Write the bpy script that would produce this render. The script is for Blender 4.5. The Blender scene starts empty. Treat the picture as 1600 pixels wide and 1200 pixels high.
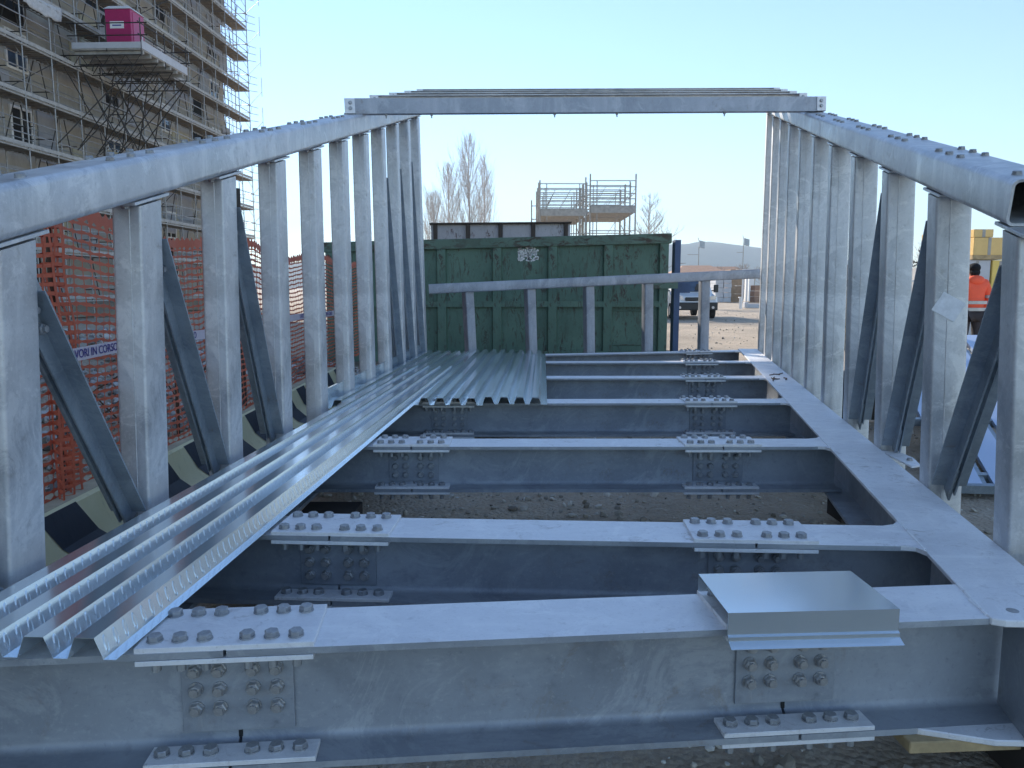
import bpy, bmesh, math, random
from mathutils import Vector, Matrix, noise
random.seed(7)
R = math.radians
S = bpy.context.scene
col = S.collection

# ---------------------------------------------------------------- camera
EYE = 1.34
cam = bpy.data.cameras.new('camera')
cam.sensor_width = 36; cam.lens = 27.0
cam.clip_start = 0.05; cam.clip_end = 9000
camo = bpy.data.objects.new('camera', cam); col.objects.link(camo)
camo.location = (0, 0, EYE)
camo.rotation_euler = (R(90 - 7.125), 0, 0)
S.camera = camo

# ---------------------------------------------------------------- light
SUN_AZ = 25.3      # degrees to the left of the view direction
SUN_EL = 27.5
w = bpy.data.worlds.new('World'); S.world = w; w.use_nodes = True
nt = w.node_tree; nt.nodes.clear()
sky = nt.nodes.new('ShaderNodeTexSky'); sky.sky_type = 'NISHITA'; sky.sun_disc = False
sky.sun_elevation = R(SUN_EL); sky.sun_rotation = R(-SUN_AZ)
sky.altitude = 200; sky.air_density = 1.0; sky.dust_density = 0.0; sky.ozone_density = 2.7
bg = nt.nodes.new('ShaderNodeBackground'); bg.inputs['Strength'].default_value = 0.13
wo = nt.nodes.new('ShaderNodeOutputWorld')
nt.links.new(sky.outputs[0], bg.inputs[0]); nt.links.new(bg.outputs[0], wo.inputs[0])
sun = bpy.data.lights.new('sun', 'SUN'); sun.energy = 4.2; sun.angle = R(0.5); sun.color = (1.0, 0.91, 0.78)
suno = bpy.data.objects.new('sun', sun); col.objects.link(suno)
sd = Vector((-math.sin(R(SUN_AZ)) * math.cos(R(SUN_EL)), math.cos(R(SUN_AZ)) * math.cos(R(SUN_EL)), math.sin(R(SUN_EL))))
suno.rotation_euler = sd.to_track_quat('Z', 'Y').to_euler()
S.view_settings.view_transform = 'Standard'; S.view_settings.look = 'None'
S.view_settings.exposure = 1.0; S.view_settings.gamma = 1
S.render.engine = 'CYCLES'
S.cycles.max_bounces = 8; S.cycles.volume_bounces = 0

# ---------------------------------------------------------------- materials
class NT:
    def __init__(s, name):
        s.m = bpy.data.materials.new(name); s.m.use_nodes = True
        s.t = s.m.node_tree; s.b = s.t.nodes['Principled BSDF']
        s.tc = s.t.nodes.new('ShaderNodeTexCoord')
    def node(s, k, **kw):
        n = s.t.nodes.new(k)
        for a, b in kw.items(): setattr(n, a, b)
        return n
    def link(s, a, b): s.t.links.new(a, b)
    def co(s, scale=(1, 1, 1), loc=(0, 0, 0), rot=(0, 0, 0)):
        n = s.node('ShaderNodeMapping'); n.inputs['Scale'].default_value = scale
        n.inputs['Location'].default_value = loc; n.inputs['Rotation'].default_value = rot
        s.link(s.tc.outputs['Object'], n.inputs['Vector']); return n.outputs[0]
    def noise(s, scale, detail=4, rough=.6, vec=None, dist=0):
        n = s.node('ShaderNodeTexNoise'); n.inputs['Scale'].default_value = scale
        n.inputs['Detail'].default_value = detail; n.inputs['Roughness'].default_value = rough
        n.inputs['Distortion'].default_value = dist
        s.link(vec or s.tc.outputs['Object'], n.inputs['Vector']); return n.outputs['Fac']
    def vor(s, scale, vec=None, feat='F1', out='Distance'):
        n = s.node('ShaderNodeTexVoronoi'); n.feature = feat; n.inputs['Scale'].default_value = scale
        s.link(vec or s.tc.outputs['Object'], n.inputs['Vector']); return n.outputs[out]
    def ramp(s, fac, stops):
        n = s.node('ShaderNodeValToRGB'); e = n.color_ramp.elements
        while len(e) < len(stops): e.new(.5)
        for q, (p, c) in zip(e, stops):
            q.position = p; q.color = (c[0], c[1], c[2], 1) if not isinstance(c, (int, float)) else (c, c, c, 1)
        s.link(fac, n.inputs[0]); return n.outputs[0]
    def mix(s, fac, a, b):
        n = s.node('ShaderNodeMix', data_type='RGBA')
        for v, k in ((fac, 0), (a, 6), (b, 7)):
            if isinstance(v, (int, float)): n.inputs[k].default_value = v
            elif isinstance(v, tuple): n.inputs[k].default_value = (*v, 1)
            else: s.link(v, n.inputs[k])
        return n.outputs[2]
    def math(s, op, a, b=0.0):
        n = s.node('ShaderNodeMath', operation=op)
        for v, k in ((a, 0), (b, 1)):
            if isinstance(v, (int, float)): n.inputs[k].default_value = v
            else: s.link(v, n.inputs[k])
        return n.outputs[0]
    def out(s, color=None, rough=None, metal=None, bump=None, bs=.2, bd=.01, spec=None, alpha=None):
        for v, k in ((color, 'Base Color'), (rough, 'Roughness'), (metal, 'Metallic'), (spec, 'Specular IOR Level'), (alpha, 'Alpha')):
            if v is None: continue
            if isinstance(v, (int, float)): s.b.inputs[k].default_value = v
            elif isinstance(v, tuple): s.b.inputs[k].default_value = (*v, 1)
            else: s.link(v, s.b.inputs[k])
        if bump is not None:
            n = s.node('ShaderNodeBump'); n.inputs['Strength'].default_value = bs; n.inputs['Distance'].default_value = bd
            s.link(bump, n.inputs['Height']); s.link(n.outputs[0], s.b.inputs['Normal'])
        return s.m

def galv(name, dark, light, stain, metal=.55, r0=.38, r1=.62, sc=1.0, run=False):
    t = NT(name)
    n1 = t.noise(2.2 * sc, 5, .65, dist=.6)
    n2 = t.noise(28 * sc, 3, .6)
    n3 = t.noise(9 * sc, 4, .7, t.co((1, 1, .12)) if run else t.co((.35, 1.6, 1)))
    v = t.vor(55 * sc, out='Color')
    c = t.mix(t.ramp(n1, [(.32, 0), (.68, 1)]), dark, light)
    c = t.mix(t.math('MULTIPLY', t.ramp(n3, [(.5, 0), (.72, 1)]), .55), c, stain)
    sp = t.node('ShaderNodeSeparateColor'); t.link(v, sp.inputs[0])
    c = t.mix(t.math('MULTIPLY', sp.outputs[0], .10), c, light)
    c = t.mix(t.math('MULTIPLY', t.ramp(n2, [(.6, 0), (.78, 1)]), .35), c, tuple(x * .55 for x in dark))
    r = t.node('ShaderNodeMapRange'); t.link(n1, r.inputs[0]); r.inputs[1].default_value = .3; r.inputs[2].default_value = .7
    r.inputs[3].default_value = r0; r.inputs[4].default_value = r1
    dz1 = t.noise(13 * sc, 6, .8, t.co((1, 1, 1), (9, 2, 5)), dist=.8); dz2 = t.noise(2.6 * sc, 3, .5, t.co((1, 1, 1), (1, 8, 2)))
    c = t.mix(t.math('MULTIPLY', t.math('MULTIPLY', t.ramp(dz1, [(.55, 0), (.66, 1)]), t.ramp(dz2, [(.5, 0), (.62, 1)])), .55), c, (.24, .20, .165))
    fine = t.noise(95 * sc, 5, .75); big = t.noise(4.5 * sc, 6, .75, t.co((1, 1, 1), (3, 1, 7)), dist=1.5)
    c = t.mix(t.math('MULTIPLY', t.ramp(big, [(.53, 0), (.60, 1)]), .38), c, stain)
    c = t.mix(t.math('MULTIPLY', t.ramp(fine, [(.56, 0), (.70, 1)]), .40), c, stain)
    c = t.mix(t.math('MULTIPLY', t.ramp(fine, [(.30, 1), (.42, 0)]), .35), c, tuple(x * .6 for x in dark))
    bmp = t.math('ADD', t.math('MULTIPLY', n2, .35), t.math('ADD', n1, t.math('MULTIPLY', fine, .3)))
    return t.out(c, r.outputs[0], metal, bmp, .12, .01)

M = {}
M['galv'] = galv('galvanised steel', (.38, .39, .41), (.70, .70, .71), (.84, .83, .82), .5, .36, .6, run=True)
M['galv_plate'] = galv('galvanised plate with white bloom', (.66, .66, .69), (.84, .84, .86), (.90, .90, .90), .3, .45, .75)  # pale tone: white bloom, plus painted sky light on the beam tops
M['galv_web'] = galv('rolled galvanised section', (.23, .25, .285), (.37, .395, .435), (.47, .49, .52), .4, .5, .7, .6)  # base colour darkened to stand in for shade on the webs
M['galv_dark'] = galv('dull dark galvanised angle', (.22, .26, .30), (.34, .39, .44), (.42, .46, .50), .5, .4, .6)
M['galv_bar'] = galv('galvanised channel', (.24, .26, .30), (.44, .46, .51), (.56, .57, .61), .45, .45, .65, .8, run=True)
M['bolt'] = galv('zinc bolt', (.34, .34, .35), (.5, .5, .51), (.62, .62, .62), .8, .3, .5, 6)
M['boltdark'] = galv('weathered bolt', (.25, .26, .28), (.42, .43, .45), (.52, .53, .54), .7, .4, .6, 6)

def sheetmat():
    t = NT('new zinc coated sheet')
    n = t.noise(1.2, 1, .4, t.co((3, .35, 3)))
    n2 = t.noise(60, 2, .5, t.co((1, .06, 1)))
    c = t.mix(n, (.66, .74, .80), (.82, .88, .92))
    return t.out(c, t.ramp(n, [(.3, .16), (.7, .22)]), .85)
M['sheet'] = sheetmat()

def plain(name, c, r=.6, metal=0, var=.18, sc=8, bump=.1):
    t = NT(name); n = t.noise(sc, 5, .65)
    cc = t.mix(t.ramp(n, [(.3, 0), (.7, 1)]), tuple(x * (1 - var) for x in c), tuple(min(1, x * (1 + var)) for x in c))
    return t.out(cc, r, metal, n, bump, .01)

def groundmat():
    t = NT('dirt and gravel')
    a = t.noise(.35, 6, .65); b = t.noise(14, 6, .75); v = t.vor(38); v2 = t.vor(90)
    c = t.mix(t.ramp(a, [(.35, 0), (.65, 1)]), (.36, .29, .22), (.56, .45, .34))
    c = t.mix(t.math('MULTIPLY', t.ramp(b, [(.45, 0), (.7, 1)]), .7), c, (.52, .46, .38))
    c = t.mix(t.math('MULTIPLY', t.ramp(v2, [(.0, 1), (.22, 0)]), .55), c, (.62, .58, .53))
    c = t.mix(t.ramp(t.noise(1.3, 4, .7), [(.55, 0), (.75, .5)]), c, (.20, .165, .13))
    h = t.math('ADD', t.math('MULTIPLY', v, -.8), b)
    return t.out(c, .95, 0, h, .9, .03)
M['ground'] = groundmat()
def stonemat():
    t = NT('crushed stone')
    oi = t.node('ShaderNodeNewGeometry')
    c = t.ramp(oi.outputs['Random Per Island'], [(0, (.24, .21, .175)), (.4, (.40, .36, .30)), (.8, (.54, .50, .44)), (1, (.70, .68, .64))])
    return t.out(c, .9, 0, t.noise(60, 4), .4, .01)
M['stone'] = stonemat()
def rubblemat():
    t = NT('broken concrete rubble')
    oi = t.node('ShaderNodeNewGeometry')
    c = t.ramp(oi.outputs['Random Per Island'], [(0, (.16, .14, .13)), (.35, (.34, .32, .30)), (.75, (.50, .49, .48)), (.93, (.62, .62, .62)), (1, (.32, .17, .11))])
    return t.out(c, .9, 0, t.noise(30, 4), .4, .02)
M['rubble'] = rubblemat()

def container_mat(name, base, base2, rust, amt=.62, streak=(1.6, 1.6, .5)):
    t = NT(name)
    n = t.noise(1.1, 5, .65)
    c = t.mix(t.ramp(n, [(.35, 0), (.65, 1)]), base, base2)
    s1 = t.noise(6.5, 7, .78, t.co(streak), dist=1.2)
    s2 = t.noise(2.0, 3, .5)
    f = t.math('MULTIPLY', t.ramp(s1, [(amt, 0), (amt + .045, 1)]), t.ramp(s2, [(.4, .25), (.62, 1)]))
    c = t.mix(f, c, rust)
    d = t.noise(18, 5, .7, t.co((1, 1, .25)))
    c = t.mix(t.math('MULTIPLY', t.ramp(d, [(.55, 0), (.8, 1)]), .5), c, tuple(x * .45 for x in base))
    return t.out(c, .6, 0, t.math('ADD', s1, d), .25, .01)
M['green'] = container_mat('green container paint', (.075, .14, .105), (.115, .20, .15), (.055, .04, .03), .53)
M['greenrim'] = container_mat('scraped green container rim', (.085, .14, .105), (.12, .19, .145), (.06, .04, .028), .5, (.5, 1, 1.3))
M['grey_skip'] = container_mat('grey container paint with rust', (.42, .38, .39), (.52, .48, .50), (.10, .035, .02), .56, (1.5, 1, .6))
M['skip_rib'] = plain('dark rusty rib', (.07, .05, .04), .8)
M['blue'] = container_mat('blue container paint', (.05, .085, .17), (.075, .12, .23), (.06, .05, .06), .68)
M['orange_net'] = plain('orange plastic netting', (.62, .14, .075), .5, 0, .12, 3, .05)
M['yellow_conc'] = container_mat('yellow painted concrete', (.64, .58, .32), (.76, .70, .44), (.16, .17, .19), .66, (2, 2, 2))
M['black_stripe'] = container_mat('black paint on concrete', (.022, .028, .045), (.04, .05, .07), (.22, .21, .15), .70, (2, 2, 2))
M['conc_top'] = plain('bare concrete', (.45, .41, .30), .9)
M['tape'] = plain('white barrier tape', (.72, .64, .72), .35, 0, .05)
M['ink'] = plain('violet blue ink', (.05, .03, .26), .6)
M['ink_red'] = plain('red ink', (.45, .03, .16), .6)
M['ink_black'] = plain('black stencil paint', (.03, .03, .03), .7)
M['rusty_bar'] = plain('rusty steel bar', (.10, .06, .04), .85, .2)
M['pole_wood'] = plain('dark weathered pole', (.075, .065, .055), .9)
M['timber'] = plain('sawn timber', (.42, .31, .17), .85, 0, .3, 12)
M['timber_dark'] = plain('dark timber', (.05, .04, .035), .9)
M['tube'] = plain('galvanised scaffold tube', (.33, .32, .31), .45, .5)
M['tube_dark'] = plain('dark scaffold tube', (.06, .055, .05), .6, .3)
M['deckboard'] = plain('steel scaffold deck', (.36, .32, .27), .6, .3, .25, 3)
M['pallid'] = plain('weathered scaffold board', (.40, .385, .36), .85, 0, .25, 4)
M['pink'] = plain('pink plastic cabin', (.42, .03, .13), .4, 0, .06)
M['white'] = plain('white paint', (.78, .78, .78), .5, 0, .05)
M['white_frame'] = plain('white window frame', (.72, .70, .66), .5)
M['glass'] = plain('window glass', (.06, .09, .14), .06, 0, .3, 2, .02); M['glass'].node_tree.nodes['Principled BSDF'].inputs['Specular IOR Level'].default_value = 1.0
M['void'] = plain('dark opening', (.02, .02, .02), .9)
def facademat():
    t = NT('stained render facade')
    a = t.noise(.35, 6, .65); b = t.noise(1.2, 5, .7, t.co((1, 1, .18))); g = t.noise(6, 4, .6)
    c = t.mix(t.ramp(a, [(.3, 0), (.7, 1)]), (.34, .31, .26), (.46, .42, .35))
    c = t.mix(t.math('MULTIPLY', t.ramp(b, [(.45, 0), (.75, 1)]), .6), c, (.20, .18, .15))
    c = t.mix(t.math('MULTIPLY', g, .25), c, (.5, .48, .44))
    return t.out(c, .9, 0, g, .3, .03)
M['facade'] = facademat()
M['facade_grey'] = plain('grey insulation board', (.36, .36, .37), .8, 0, .15, 1)
M['card'] = plain('tan cardboard', (.78, .54, .22), .85, 0, .08, 3)
M['yellow_board'] = plain('yellow shuttering board', (.80, .58, .16), .7, 0, .08, 2)
M['block'] = plain('pale concrete block', (.52, .53, .56), .85, 0, .1, 2)
M['brick'] = plain('tan brick', (.42, .28, .18), .9, 0, .2, 3)
M['rooftile'] = plain('orange roof tile', (.38, .23, .16), .85, 0, .15, 2)
M['housewall'] = plain('pale house wall', (.55, .50, .43), .9)
M['bark_pale'] = plain('pale winter bark', (.60, .56, .53), .9, 0, .2, 2)
M['bark'] = plain('brown winter twigs', (.42, .35, .30), .9, 0, .2, 2)
M['hill'] = plain('wooded hillside', (.055, .07, .05), 1, 0, .4, .01)
M['vanwhite'] = plain('white car paint', (.72, .73, .76), .2, 0, .03)
M['vanblack'] = plain('black plastic', (.02, .02, .022), .45)
M['rubber'] = plain('tyre rubber', (.025, .025, .025), .85)
M['rim'] = plain('steel rim', (.35, .35, .36), .35, .8)
M['lamp'] = plain('headlamp lens', (.55, .57, .60), .08, .3)
M['hivis'] = plain('orange safety jacket cloth', (.95, .13, .06), .75, 0, .06, 6, .3)
M['reflex'] = plain('grey reflective band', (.42, .42, .42), .4, .2)
M['trousers'] = plain('dark work trousers', (.035, .03, .035), .85)
M['skin'] = plain('skin', (.48, .27, .18), .5, 0, .08)
M['cap'] = plain('black knit cap', (.012, .012, .014), .95)
M['boot'] = plain('boot leather', (.05, .035, .025), .7)
M['panelblue'] = plain('pale blue coated panel', (.42, .50, .66), .35, .3, .06, 2)
M['sticker'] = plain('faded white label', (.78, .79, .82), .6, 0, .15, 25)
M['leafy'] = plain('yellow leaf', (.45, .38, .06), .7)
M['litter'] = plain('torn white paper', (.5, .5, .5), .8)

# ---------------------------------------------------------------- mesh helpers
class MB:
    def __init__(s): s.v = []; s.f = []; s.mi = []; s.cur = 0
    def quad(s, pts):
        n = len(s.v); s.v += [Vector(p) for p in pts]; s.f.append(tuple(range(n, n + len(pts)))); s.mi.append(s.cur)
    def hexa(s, P):     # 8 corners: bottom loop 0-3 (ccw from above), top loop 4-7
        n = len(s.v); s.v += [Vector(p) for p in P]
        for f in ((3, 2, 1, 0), (4, 5, 6, 7), (0, 1, 5, 4), (1, 2, 6, 5), (2, 3, 7, 6), (3, 0, 4, 7)):
            s.f.append(tuple(n + i for i in f)); s.mi.append(s.cur)
    def box(s, c, d, ax=None):
        c = Vector(c); ax = ax or (Vector((1, 0, 0)), Vector((0, 1, 0)), Vector((0, 0, 1)))
        X, Y, Z = [Vector(a) * (q / 2) for a, q in zip(ax, d)]
        s.hexa([c - X - Y - Z, c + X - Y - Z, c + X + Y - Z, c - X + Y - Z, c - X - Y + Z, c + X - Y + Z, c + X + Y + Z, c - X + Y + Z])
    def prism(s, prof, A, B, U, V, cap=True, profB=None):
        A = Vector(A); B = Vector(B); n = len(s.v); k = len(prof)
        s.v += [A + U * p[0] + V * p[1] for p in prof] + [B + U * p[0] + V * p[1] for p in (profB or prof)]
        for i in range(k):
            j = (i + 1) % k
            s.f.append((n + i, n + j, n + k + j, n + k + i)); s.mi.append(s.cur)
        if cap:
            s.f.append(tuple(n + i for i in reversed(range(k)))); s.mi.append(s.cur)
            s.f.append(tuple(n + k + i for i in range(k))); s.mi.append(s.cur)
    def tube(s, A, B, r, n=6, r2=None, cap=True):
        A = Vector(A); B = Vector(B); d = (B - A)
        if d.length < 1e-6: return
        d.normalize(); U = d.orthogonal().normalized(); V = d.cross(U)
        r2 = r if r2 is None else r2
        p = [(math.cos(2 * math.pi * i / n), math.sin(2 * math.pi * i / n)) for i in range(n)]
        s.prism([(a * r, b * r) for a, b in p], A, B, U, V, cap, [(a * r2, b * r2) for a, b in p])
    def slab(s, poly, z0, z1):  # vertical extrusion of an xy polygon
        s.prism([(p[0], p[1]) for p in poly], (0, 0, z0), (0, 0, z1), Vector((1, 0, 0)), Vector((0, 1, 0)))
    def add(s, other, mat):
        n = len(s.v); s.v += [mat @ v for v in other.v]
        s.f += [tuple(n + i for i in f) for f in other.f]; s.mi += [s.cur] * len(other.f)

WL = {}
def build(name, mb, mats, parent=None, origin=None, smooth=None, bevel=None):
    if not isinstance(mats, (list, tuple)): mats = [mats]
    if origin is None:
        if parent is not None and not mb.v: origin = Vector()
        xs = [v.x for v in mb.v]; ys = [v.y for v in mb.v]; zs = [v.z for v in mb.v]
        origin = Vector(((min(xs) + max(xs)) / 2, (min(ys) + max(ys)) / 2, min(zs)))
    origin = Vector(origin)
    me = bpy.data.meshes.new(name)
    me.from_pydata([tuple(v - origin) for v in mb.v], [], mb.f)
    for m in mats: me.materials.append(M[m])
    me.polygons.foreach_set('material_index', mb.mi)
    bm = bmesh.new(); bm.from_mesh(me); bmesh.ops.recalc_face_normals(bm, faces=bm.faces); bm.to_mesh(me); bm.free()
    if smooth:
        me.polygons.foreach_set('use_smooth', [True] * len(me.polygons)); me.set_sharp_from_angle(angle=R(smooth))
    o = bpy.data.objects.new(name, me); col.objects.link(o)
    put(o, origin, parent)
    if bevel:
        b = o.modifiers.new('bevel', 'BEVEL'); b.width = bevel; b.segments = 1; b.limit_method = 'ANGLE'; b.angle_limit = R(50)
    return o
def put(o, origin, parent):
    origin = Vector(origin); WL[o.name] = origin
    if parent is not None:
        o.parent = parent; o.location = origin - WL[parent.name]
    else: o.location = origin
def inst(name, me, M4, parent):
    """place a shared mesh in world space under a parent (no rotation on parents)"""
    o = bpy.data.objects.new(name, me); col.objects.link(o)
    o.parent = parent; loc, rot, sc = M4.decompose()
    o.rotation_mode = 'QUATERNION'; o.rotation_quaternion = rot; o.scale = sc
    o.location = loc - WL[parent.name]; WL[o.name] = loc
    return o
def tag(o, label=None, cat=None, group=None, kind=None):
    if label: o['label'] = label
    if cat: o['category'] = cat
    if group: o['group'] = group
    if kind: o['kind'] = kind
    return o
def thing(name, label, cat, loc, group=None):
    o = bpy.data.objects.new(name, None); o.empty_display_size = .2; col.objects.link(o)
    o.location = loc; WL[o.name] = Vector(loc)
    return tag(o, label, cat, group)
def V3(x, y, z): return Vector((x, y, z))
ZUP = Vector((0, 0, 1))

def rrect(w_, h_, r, n=4):   # rounded rectangle profile centred on 0
    P = []
    for cx, cy, a0 in ((w_/2-r, h_/2-r, 0), (-w_/2+r, h_/2-r, 90), (-w_/2+r, -h_/2+r, 180), (w_/2-r, -h_/2+r, 270)):
        for i in range(n + 1):
            a = R(a0 + 90 * i / n); P.append((cx + r * math.cos(a), cy + r * math.sin(a)))
    return P
def iprof(b, h, tf, tw, r=.02, n=4):   # I section, centred
    P = [(-b/2, -h/2), (b/2, -h/2), (b/2, -h/2+tf)]
    def arc(cx, cy, a0, a1):
        for i in range(n + 1):
            a = R(a0 + (a1 - a0) * i / n); P.append((cx + r * math.cos(a), cy + r * math.sin(a)))
    arc(tw/2 + r, -h/2 + tf + r, 270, 180)
    arc(tw/2 + r, h/2 - tf - r, 180, 90)
    P += [(b/2, h/2 - tf), (b/2, h/2), (-b/2, h/2), (-b/2, h/2 - tf)]
    arc(-tw/2 - r, h/2 - tf - r, 90, 0)
    arc(-tw/2 - r, -h/2 + tf + r, 0, -90)
    P += [(-b/2, -h/2 + tf)]
    return P

# bolt meshes: +Z = outward from the plate face at z=0
def bolt_mb(af=.032, hh=.014, washer=True, tail=.0, tip=False):
    m = MB(); r = af / 2 / math.cos(R(30))
    z = 0
    if washer: m.tube((0, 0, 0), (0, 0, .004), af * .62, 12); z = .004
    P = [(r * math.cos(R(60 * i)), r * math.sin(R(60 * i))) for i in range(6)]
    P2 = [(a * .86, b * .86) for a, b in P]
    m.prism(P, (0, 0, z), (0, 0, z + hh * .8), Vector((1, 0, 0)), Vector((0, 1, 0)))
    m.prism(P, (0, 0, z + hh * .8), (0, 0, z + hh), Vector((1, 0, 0)), Vector((0, 1, 0)), True, P2)
    if tip: m.tube((0, 0, z + hh), (0, 0, z + hh + .009), af * .36, 10)
    if tail:
        m.prism(P, (0, 0, -tail - hh * 1.1), (0, 0, -tail), Vector((1, 0, 0)), Vector((0, 1, 0)))
        m.tube((0, 0, -tail - hh * 1.1 - .022), (0, 0, .002), af * .36, 8)
    return m
def meshof(mb, name, mats):
    o = build(name, mb, mats, origin=(0, 0, 0)); me = o.data; bpy.data.objects.remove(o); return me
B_TOP = bolt_mb(.032, .013, True, .042)      # head on top plate, nut and tail under lower plate
B_WEB = bolt_mb(.031, .014, True, 0, True)
B_CH = bolt_mb(.026, .009, True)
ME_TOP = meshof(B_TOP, 'bolt', 'boltdark'); ME_WEB = meshof(B_WEB, 'bolt', 'bolt'); ME_CH = meshof(B_CH, 'bolt', 'boltdark')

# ---------------------------------------------------------------- GROUND, HILLS, HAZE
def gz(x, y):
    return .035 * noise.noise(V3(x * .35, y * .35, 0)) + .012 * noise.noise(V3(x * 2.2, y * 2.2, 3)) + .004 * noise.noise(V3(x * 9, y * 9, 5))
def ground():
    m = MB()
    def axis(lo, hi, fine0, fine1, st):
        a = []; x = fine0
        while x < fine1: a.append(x); x += st
        g = st; x = fine1
        while x < hi: a.append(x); g *= 1.35; x += g
        a.append(hi); g = st; x = fine0 - g; b = []
        while x > lo: b.append(x); g *= 1.35; x -= g
        b.append(lo); return b[::-1] + a
    xs = axis(-3500, 3500, -3.5, 5.5, .09); ys = axis(-300, 4200, .5, 9, .09)
    W_ = len(xs)
    for y in ys:
        for x in xs:
            m.v.append(V3(x, y, gz(x, y) - .03))
    for j in range(len(ys) - 1):
        for i in range(W_ - 1):
            m.f.append((j*W_+i, j*W_+i+1, (j+1)*W_+i+1, (j+1)*W_+i)); m.mi.append(0)
    tag(build('ground', m, 'ground', origin=(0, 0, 0), smooth=60), 'brown dirt and gravel building-site ground', kind='structure')
ground()

def stones(name, n, region, smin, smax, mat, zf, label, cat, seed=1, flat=.6):
    rnd = random.Random(seed); m = MB()
    ico = [(0, 0, 1), (.89, 0, .45), (.28, .85, .45), (-.72, .53, .45), (-.72, -.53, .45), (.28, -.85, .45),
           (.72, .53, -.45), (-.28, .85, -.45), (-.89, 0, -.45), (-.28, -.85, -.45), (.72, -.53, -.45), (0, 0, -1)]
    fc = [(0,1,2),(0,2,3),(0,3,4),(0,4,5),(0,5,1),(1,6,2),(2,7,3),(3,8,4),(4,9,5),(5,10,1),(6,7,2),(7,8,3),(8,9,4),(9,10,5),(10,6,1),(11,7,6),(11,8,7),(11,9,8),(11,10,9),(11,6,10)]
    for _ in range(n):
        x, y = region(rnd); s_ = smin * (smax / smin) ** (rnd.random() ** 2.2)
        z = zf(x, y); q = len(m.v)
        rot = Matrix.Rotation(rnd.random() * 6.28, 3, Vector((rnd.random() - .5, rnd.random() - .5, rnd.random() + .2)).normalized())
        sc = Vector((1, .6 + .5 * rnd.random(), flat * (.6 + .6 * rnd.random())))
        for p in ico:
            k = .8 + .4 * rnd.random()
            v = rot @ Vector((p[0] * sc.x * k, p[1] * sc.y * k, p[2] * sc.z * k)) * s_
            m.v.append(v + V3(x, y, z + s_ * .25))
        for f in fc: m.f.append(tuple(q + i for i in f)); m.mi.append(0)
    return tag(build(name, m, mat, origin=(0, 0, 0)), label, cat, kind='stuff')
stones('gravel', 9000, lambda r: (r.uniform(-2.2, 4.8), 1.2 + 7.8 * r.random() ** 1.3), .004, .036, 'stone', lambda x, y: gz(x, y) - .03,
       'loose gravel scattered on the dirt under the steel deck', 'gravel', 2)
stones('stones', 3000, lambda r: (r.uniform(2, 22), r.uniform(9, 45)), .008, .045, 'stone', lambda x, y: gz(x, y) - .03,
       'stones strewn over the sunlit dirt yard', 'stones', 3)

def hills():
    m = MB(); N = 160; rows = 10
    def prof(a):   # a = px/m ratio x/y
        h = 108 + 55 * noise.noise(V3(a * 2.6, 1.3, 0)) + 26 * noise.noise(V3(a * 8, 4, 0)) + 11 * noise.noise(V3(a * 23, 8, 0)) + 4 * noise.noise(V3(a * 60, 8, 0))
        h += 78 * math.exp(-(abs(a - .245) / .10) ** 1.8) + 60 * math.exp(-(abs(a - .38) / .06) ** 1.6)
        return max(h, 20)
    D = 2600
    for j in range(rows):
        t = j / (rows - 1)
        for i in range(N):
            a = -1.0 + 2.4 * i / (N - 1)
            z = prof(a) * math.sin(t * math.pi / 2) ** 1.2 + (6 * noise.noise(V3(a * 30, t * 9, 2)) if 0 < t else 0)
            y = D + t * 900
            m.v.append(V3(a * y, y, z - 2 if j else -8))
    for j in range(rows - 1):
        for i in range(N - 1):
            m.f.append((j*N+i, j*N+i+1, (j+1)*N+i+1, (j+1)*N+i)); m.mi.append(0)
    tag(build('hills', m, 'hill', origin=(0, D, 0), smooth=80), 'hazy blue hills on the horizon', kind='structure')
hills()

def haze():
    m = MB(); m.box((0, 1950, 179), (9600, 4700, 362))
    me = build('haze', m, 'white', origin=(0, 1950, -2))
    mat = bpy.data.materials.new('haze air'); mat.use_nodes = True; t = mat.node_tree; t.nodes.clear()
    pv = t.nodes.new('ShaderNodeVolumePrincipled'); pv.inputs['Color'].default_value = (.72, .86, 1, 1)
    pv.inputs['Density'].default_value = HAZE; pv.inputs['Anisotropy'].default_value = .0
    o = t.nodes.new('ShaderNodeOutputMaterial'); t.links.new(pv.outputs[0], o.inputs['Volume'])
    me.data.materials.clear(); me.data.materials.append(mat)
    tag(me, 'pale blue haze in the air', kind='stuff')
HAZE = .00026
haze()

# ---------------------------------------------------------------- STEEL FRAME
DZ = .46                                  # deck plate top
def XL(y): return -1.445 + (y - 2.3) * .0404       # inner faces of the left posts at deck level
def XR(y): return 1.671 + (y - 2.525) * .2194
def XLt(y): return -1.40 + .0272 * (y - 2.3)       # ... at chord level
def XRt(y): return 1.645 + .2245 * (y - 2.635)
def ZLt(y): return .915 + .2565 * y
def ZRt(y): return .872 + .261 * y
UL = V3(.0404, 1, 0).normalized(); UR = V3(.2194, 1, 0).normalized()
NL = V3(-1, .0404, 0).normalized(); NR = V3(1, -.2194, 0).normalized()   # outward normals

frame = thing('steel_footbridge', 'galvanised steel bridge frame bolted together on the ground between flared walls of posts', 'bridge frame', (0.6, 6, .0))
small_bolts = MB()      # the bolts that show small, merged
nind = [0]
def bolt(me, mbsrc, mat4, parent, individual):
    if individual and nind[0] < 100:
        nind[0] += 1; inst('bolt', me, mat4, parent)
    else: small_bolts.add(mbsrc, mat4)
def frame_mat(p, z, spin=0):
    z = Vector(z).normalized(); x = z.orthogonal().normalized(); y = z.cross(x)
    m = Matrix((x, y, z)).transposed().to_4x4() @ Matrix.Rotation(spin, 4, 'Z')
    return Matrix.Translation(p) @ m

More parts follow.
